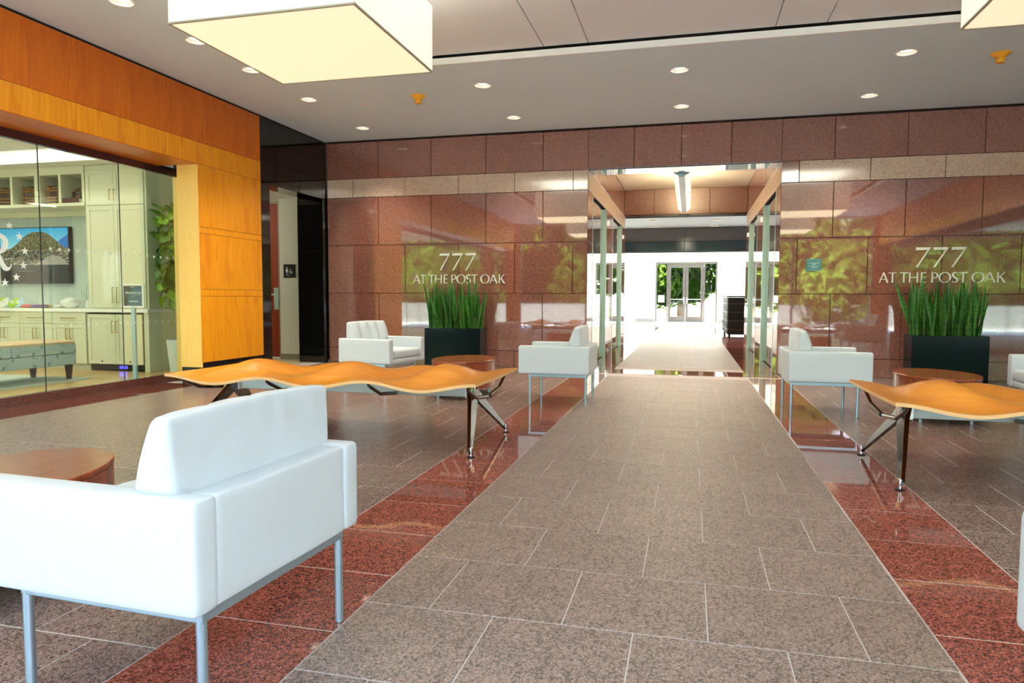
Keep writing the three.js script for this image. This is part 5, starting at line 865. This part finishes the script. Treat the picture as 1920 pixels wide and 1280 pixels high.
{
  // ottoman on the rug
  const marble = bumpTex(90, 9, 26, 1.0, 256), cloth = std({ map: dataTex(256, 256, (() => { const a = noiser(14, 14, 8), b = noiser(40, 40, 9); return (u, v, o) => { const k = smooth(0.62, 0.8, 0.6 * a(u, v) + 0.4 * b(u, v)); mix([178, 200, 206], [112, 138, 146], k, o); }; })(), 0.6, 0.6), roughness: 0.9 }), tan = std({ color: rgb(214, 186, 148), roughness: 0.9 });
  solo('lounge_rug', bx(-9.3, -7.6, 0.0005, 0.012, 2.98, 5.2, 0.004), std({ color: rgb(196, 204, 196), roughness: 1 }), 'pale thin rug under the ottoman', 'rug');
  const o = thing('ottoman', 'long pale blue ottoman with a tan top and dark tapered legs behind the glass', 'ottoman', [-8.06, 0.012, 3.95]);
  const w = 0.35, l = 0.83;
  part(o, 'lower_panel', [softBox(2 * w, 0.145, 2 * l, 0.008, [6, 6, 20]).translate(0, 0.262, 0)], cloth);
  for (const [a, b] of [[-l, 0.06], [0.066, l]]) part(o, 'upper_panel', softBox(2 * w + 0.006, 0.125, b - a, 0.008, [6, 6, 14]).translate(0, 0.4, (a + b) / 2), cloth);
  part(o, 'top_pad', softBox(2 * w - 0.004, 0.034, 2 * l - 0.004, 0.014, [10, 4, 20], (v) => { v.y += v.y > 0 ? 0.012 * Math.cos(v.x * 4) : 0; }).translate(0, 0.472, 0), tan, 'tan upholstered top');
  for (const [x, z] of [[-w + 0.06, -l + 0.06], [w - 0.06, -l + 0.06], [-w + 0.06, l - 0.06], [w - 0.06, l - 0.06]]) { const g = new THREE.CylinderGeometry(0.048, 0.03, 0.195, 4, 1); g.rotateY(Math.PI / 4); g.translate(x, 0.0975, z); part(o, 'leg', g.toNonIndexed(), std({ color: rgb(52, 36, 28), roughness: 0.5 })); }
  // sign on a post
  const print = canvasTex(360, 400, (g, W_, H_) => {
    g.fillStyle = '#0d3f4e'; g.fillRect(0, 0, W_, H_); g.fillStyle = '#15607e'; g.beginPath(); g.moveTo(170, 40); g.lineTo(W_, 0); g.lineTo(W_, H_); g.lineTo(60, H_); g.lineTo(90, 200); g.fill(); g.fillStyle = '#0a3340'; g.beginPath(); g.moveTo(0, 240); g.lineTo(120, 300); g.lineTo(40, 400); g.lineTo(0, 400); g.fill();
    g.fillStyle = '#f2f6f6'; g.textAlign = 'center'; g.font = 'italic 66px serif'; g.save(); g.translate(180, 162); g.rotate(0.02); g.scale(0.7, 1); g.fillText('Memorial Day', 0, 0); g.restore();
    g.fillRect(125, 22, 90, 8); g.fillRect(150, 190, 160, 2); g.beginPath(); g.arc(180, 224, 6, 0, 7); g.arc(145, 224, 3, 0, 7); g.arc(215, 224, 3, 0, 7); g.fill(); g.globalAlpha = 0.75; g.fillRect(86, 296, 190, 10); g.fillRect(92, 312, 178, 10);
  });
  const s = thing('sign_stand', 'teal Memorial Day notice in a white frame on a post behind the glass', 'sign', [-6.945, 0, 2.96], 0.06);
  part(s, 'base', lathe([[0, 0], [0.15, 0], [0.155, 0.006], [0.15, 0.012], [0.03, 0.016], [0, 0.016]]), M.satin); part(s, 'post', bx(-0.027, 0.027, 0.014, 0.95, -0.018, 0.018, 0.004), std({ color: rgb(170, 200, 208), metalness: 0.4, roughness: 0.35 }));
  part(s, 'frame', [bx(-0.165, 0.165, 1.215, 1.248, -0.012, 0.012, 0.003), bx(-0.165, 0.165, 0.93, 0.958, -0.012, 0.012, 0.003), bx(-0.165, -0.136, 0.958, 1.215, -0.012, 0.012, 0.003), bx(0.136, 0.165, 0.958, 1.215, -0.012, 0.012, 0.003), bx(-0.137, 0.137, 0.957, 1.216, -0.01, -0.002)], M.white, 'white frame');
  const pg = new THREE.PlaneGeometry(0.274, 0.259); pg.translate(0, 1.0865, 0.0); part(s, 'poster', pg, std({ map: print, roughness: 0.4 }));
  // fiddle-leaf fig
  const pot = thing('plant_pot', 'white tapered pot of the fig tree behind the glass', 'pot', [-6.965, 0, 2.05]);
  part(pot, 'shell', lathe([[0, 0], [0.155, 0], [0.165, 0.01], [0.21, 0.46], [0.205, 0.475], [0.19, 0.475], [0.186, 0.43], [0, 0.43]], 40), std({ color: rgb(214, 226, 224), roughness: 0.35 })); part(pot, 'soil', cyl(0.187, 0.187, 0.01, 30, 0, 0.43), M.soil);
  const fig = thing('fig_tree', 'fiddle-leaf fig with broad bright green leaves beside the cupboard', 'plant', [-6.965, 0.44, 2.05]);
  part(fig, 'stem', [tube([[0, -0.01, 0], [0.03, 0.5, 0.02], [-0.03, 1.1, 0], [0.0, 1.8, 0.02]], 0.017, 30, 8), tube([[0.01, 0.45, 0], [-0.08, 0.8, 0.05], [-0.22, 1.25, 0.1]], 0.011, 20, 7), tube([[0, 0.7, 0], [-0.06, 1.0, -0.05], [-0.18, 1.5, -0.05]], 0.01, 20, 7)], std({ color: rgb(120, 96, 66), roughness: 0.9 }));
  const leafGeo = (sd) => { const q = rng(sd), n = 8, m = 6, p = [], id = []; for (let k = 0; k <= n; k++) for (let j = 0; j <= m; j++) { const t = k / n, sx = j / m * 2 - 1, hw = 0.15 * Math.pow(Math.sin(Math.PI * Math.min(1, 0.06 + t * 0.94)), 0.6) * (0.62 + 0.5 * t) * (1 - 0.12 * Math.sin(t * 9)); p.push(sx * hw, 0.02 * t - 0.08 * t * t + 0.05 * sx * sx * (1 - t * 0.4) + 0.008 * Math.sin(t * 22 + sd) * Math.abs(sx), 0.04 + t * 0.29); } for (let k = 0; k < n; k++) for (let j = 0; j < m; j++) { const a = k * (m + 1) + j; id.push(a, a + m + 1, a + 1, a + 1, a + m + 1, a + m + 2); } const g = new THREE.BufferGeometry(); g.setAttribute('position', new THREE.Float32BufferAttribute(p, 3)); g.setIndex(id); g.computeVertexNormals(); return g; };
  const lv = [leafGeo(1), leafGeo(2), leafGeo(3)], lm = [[96, 144, 22], [70, 120, 20], [140, 184, 40], [50, 98, 18]].map((c) => phys({ color: rgb(...c), roughness: 0.4, transmission: 0.3, thickness: 0, side: THREE.DoubleSide })), r = rng(23);
  for (let i = 0; i < 150; i++) { const t = i / 150, a = i * 2.4, br = i % 3, y = 0.62 + 1.22 * t, bxp = (br === 1 ? -0.1 * t - 0.1 : br === 2 ? -0.1 * t - 0.04 : 0.02) + Math.sin(a) * 0.09, m = part(fig, 'leaf', lv[i % 3], lm[Math.floor(r() * 4)]); m.position.set(bxp, y, Math.cos(a) * 0.1); m.rotation.set(r() < 0.55 ? 0.45 + r() * 0.8 : -1.3 + r() * 0.7, a, (r() - 0.5) * 0.9, 'YXZ'); m.scale.setScalar(0.5 + 0.26 * r()); }
}
renderer.render(scene, camera);
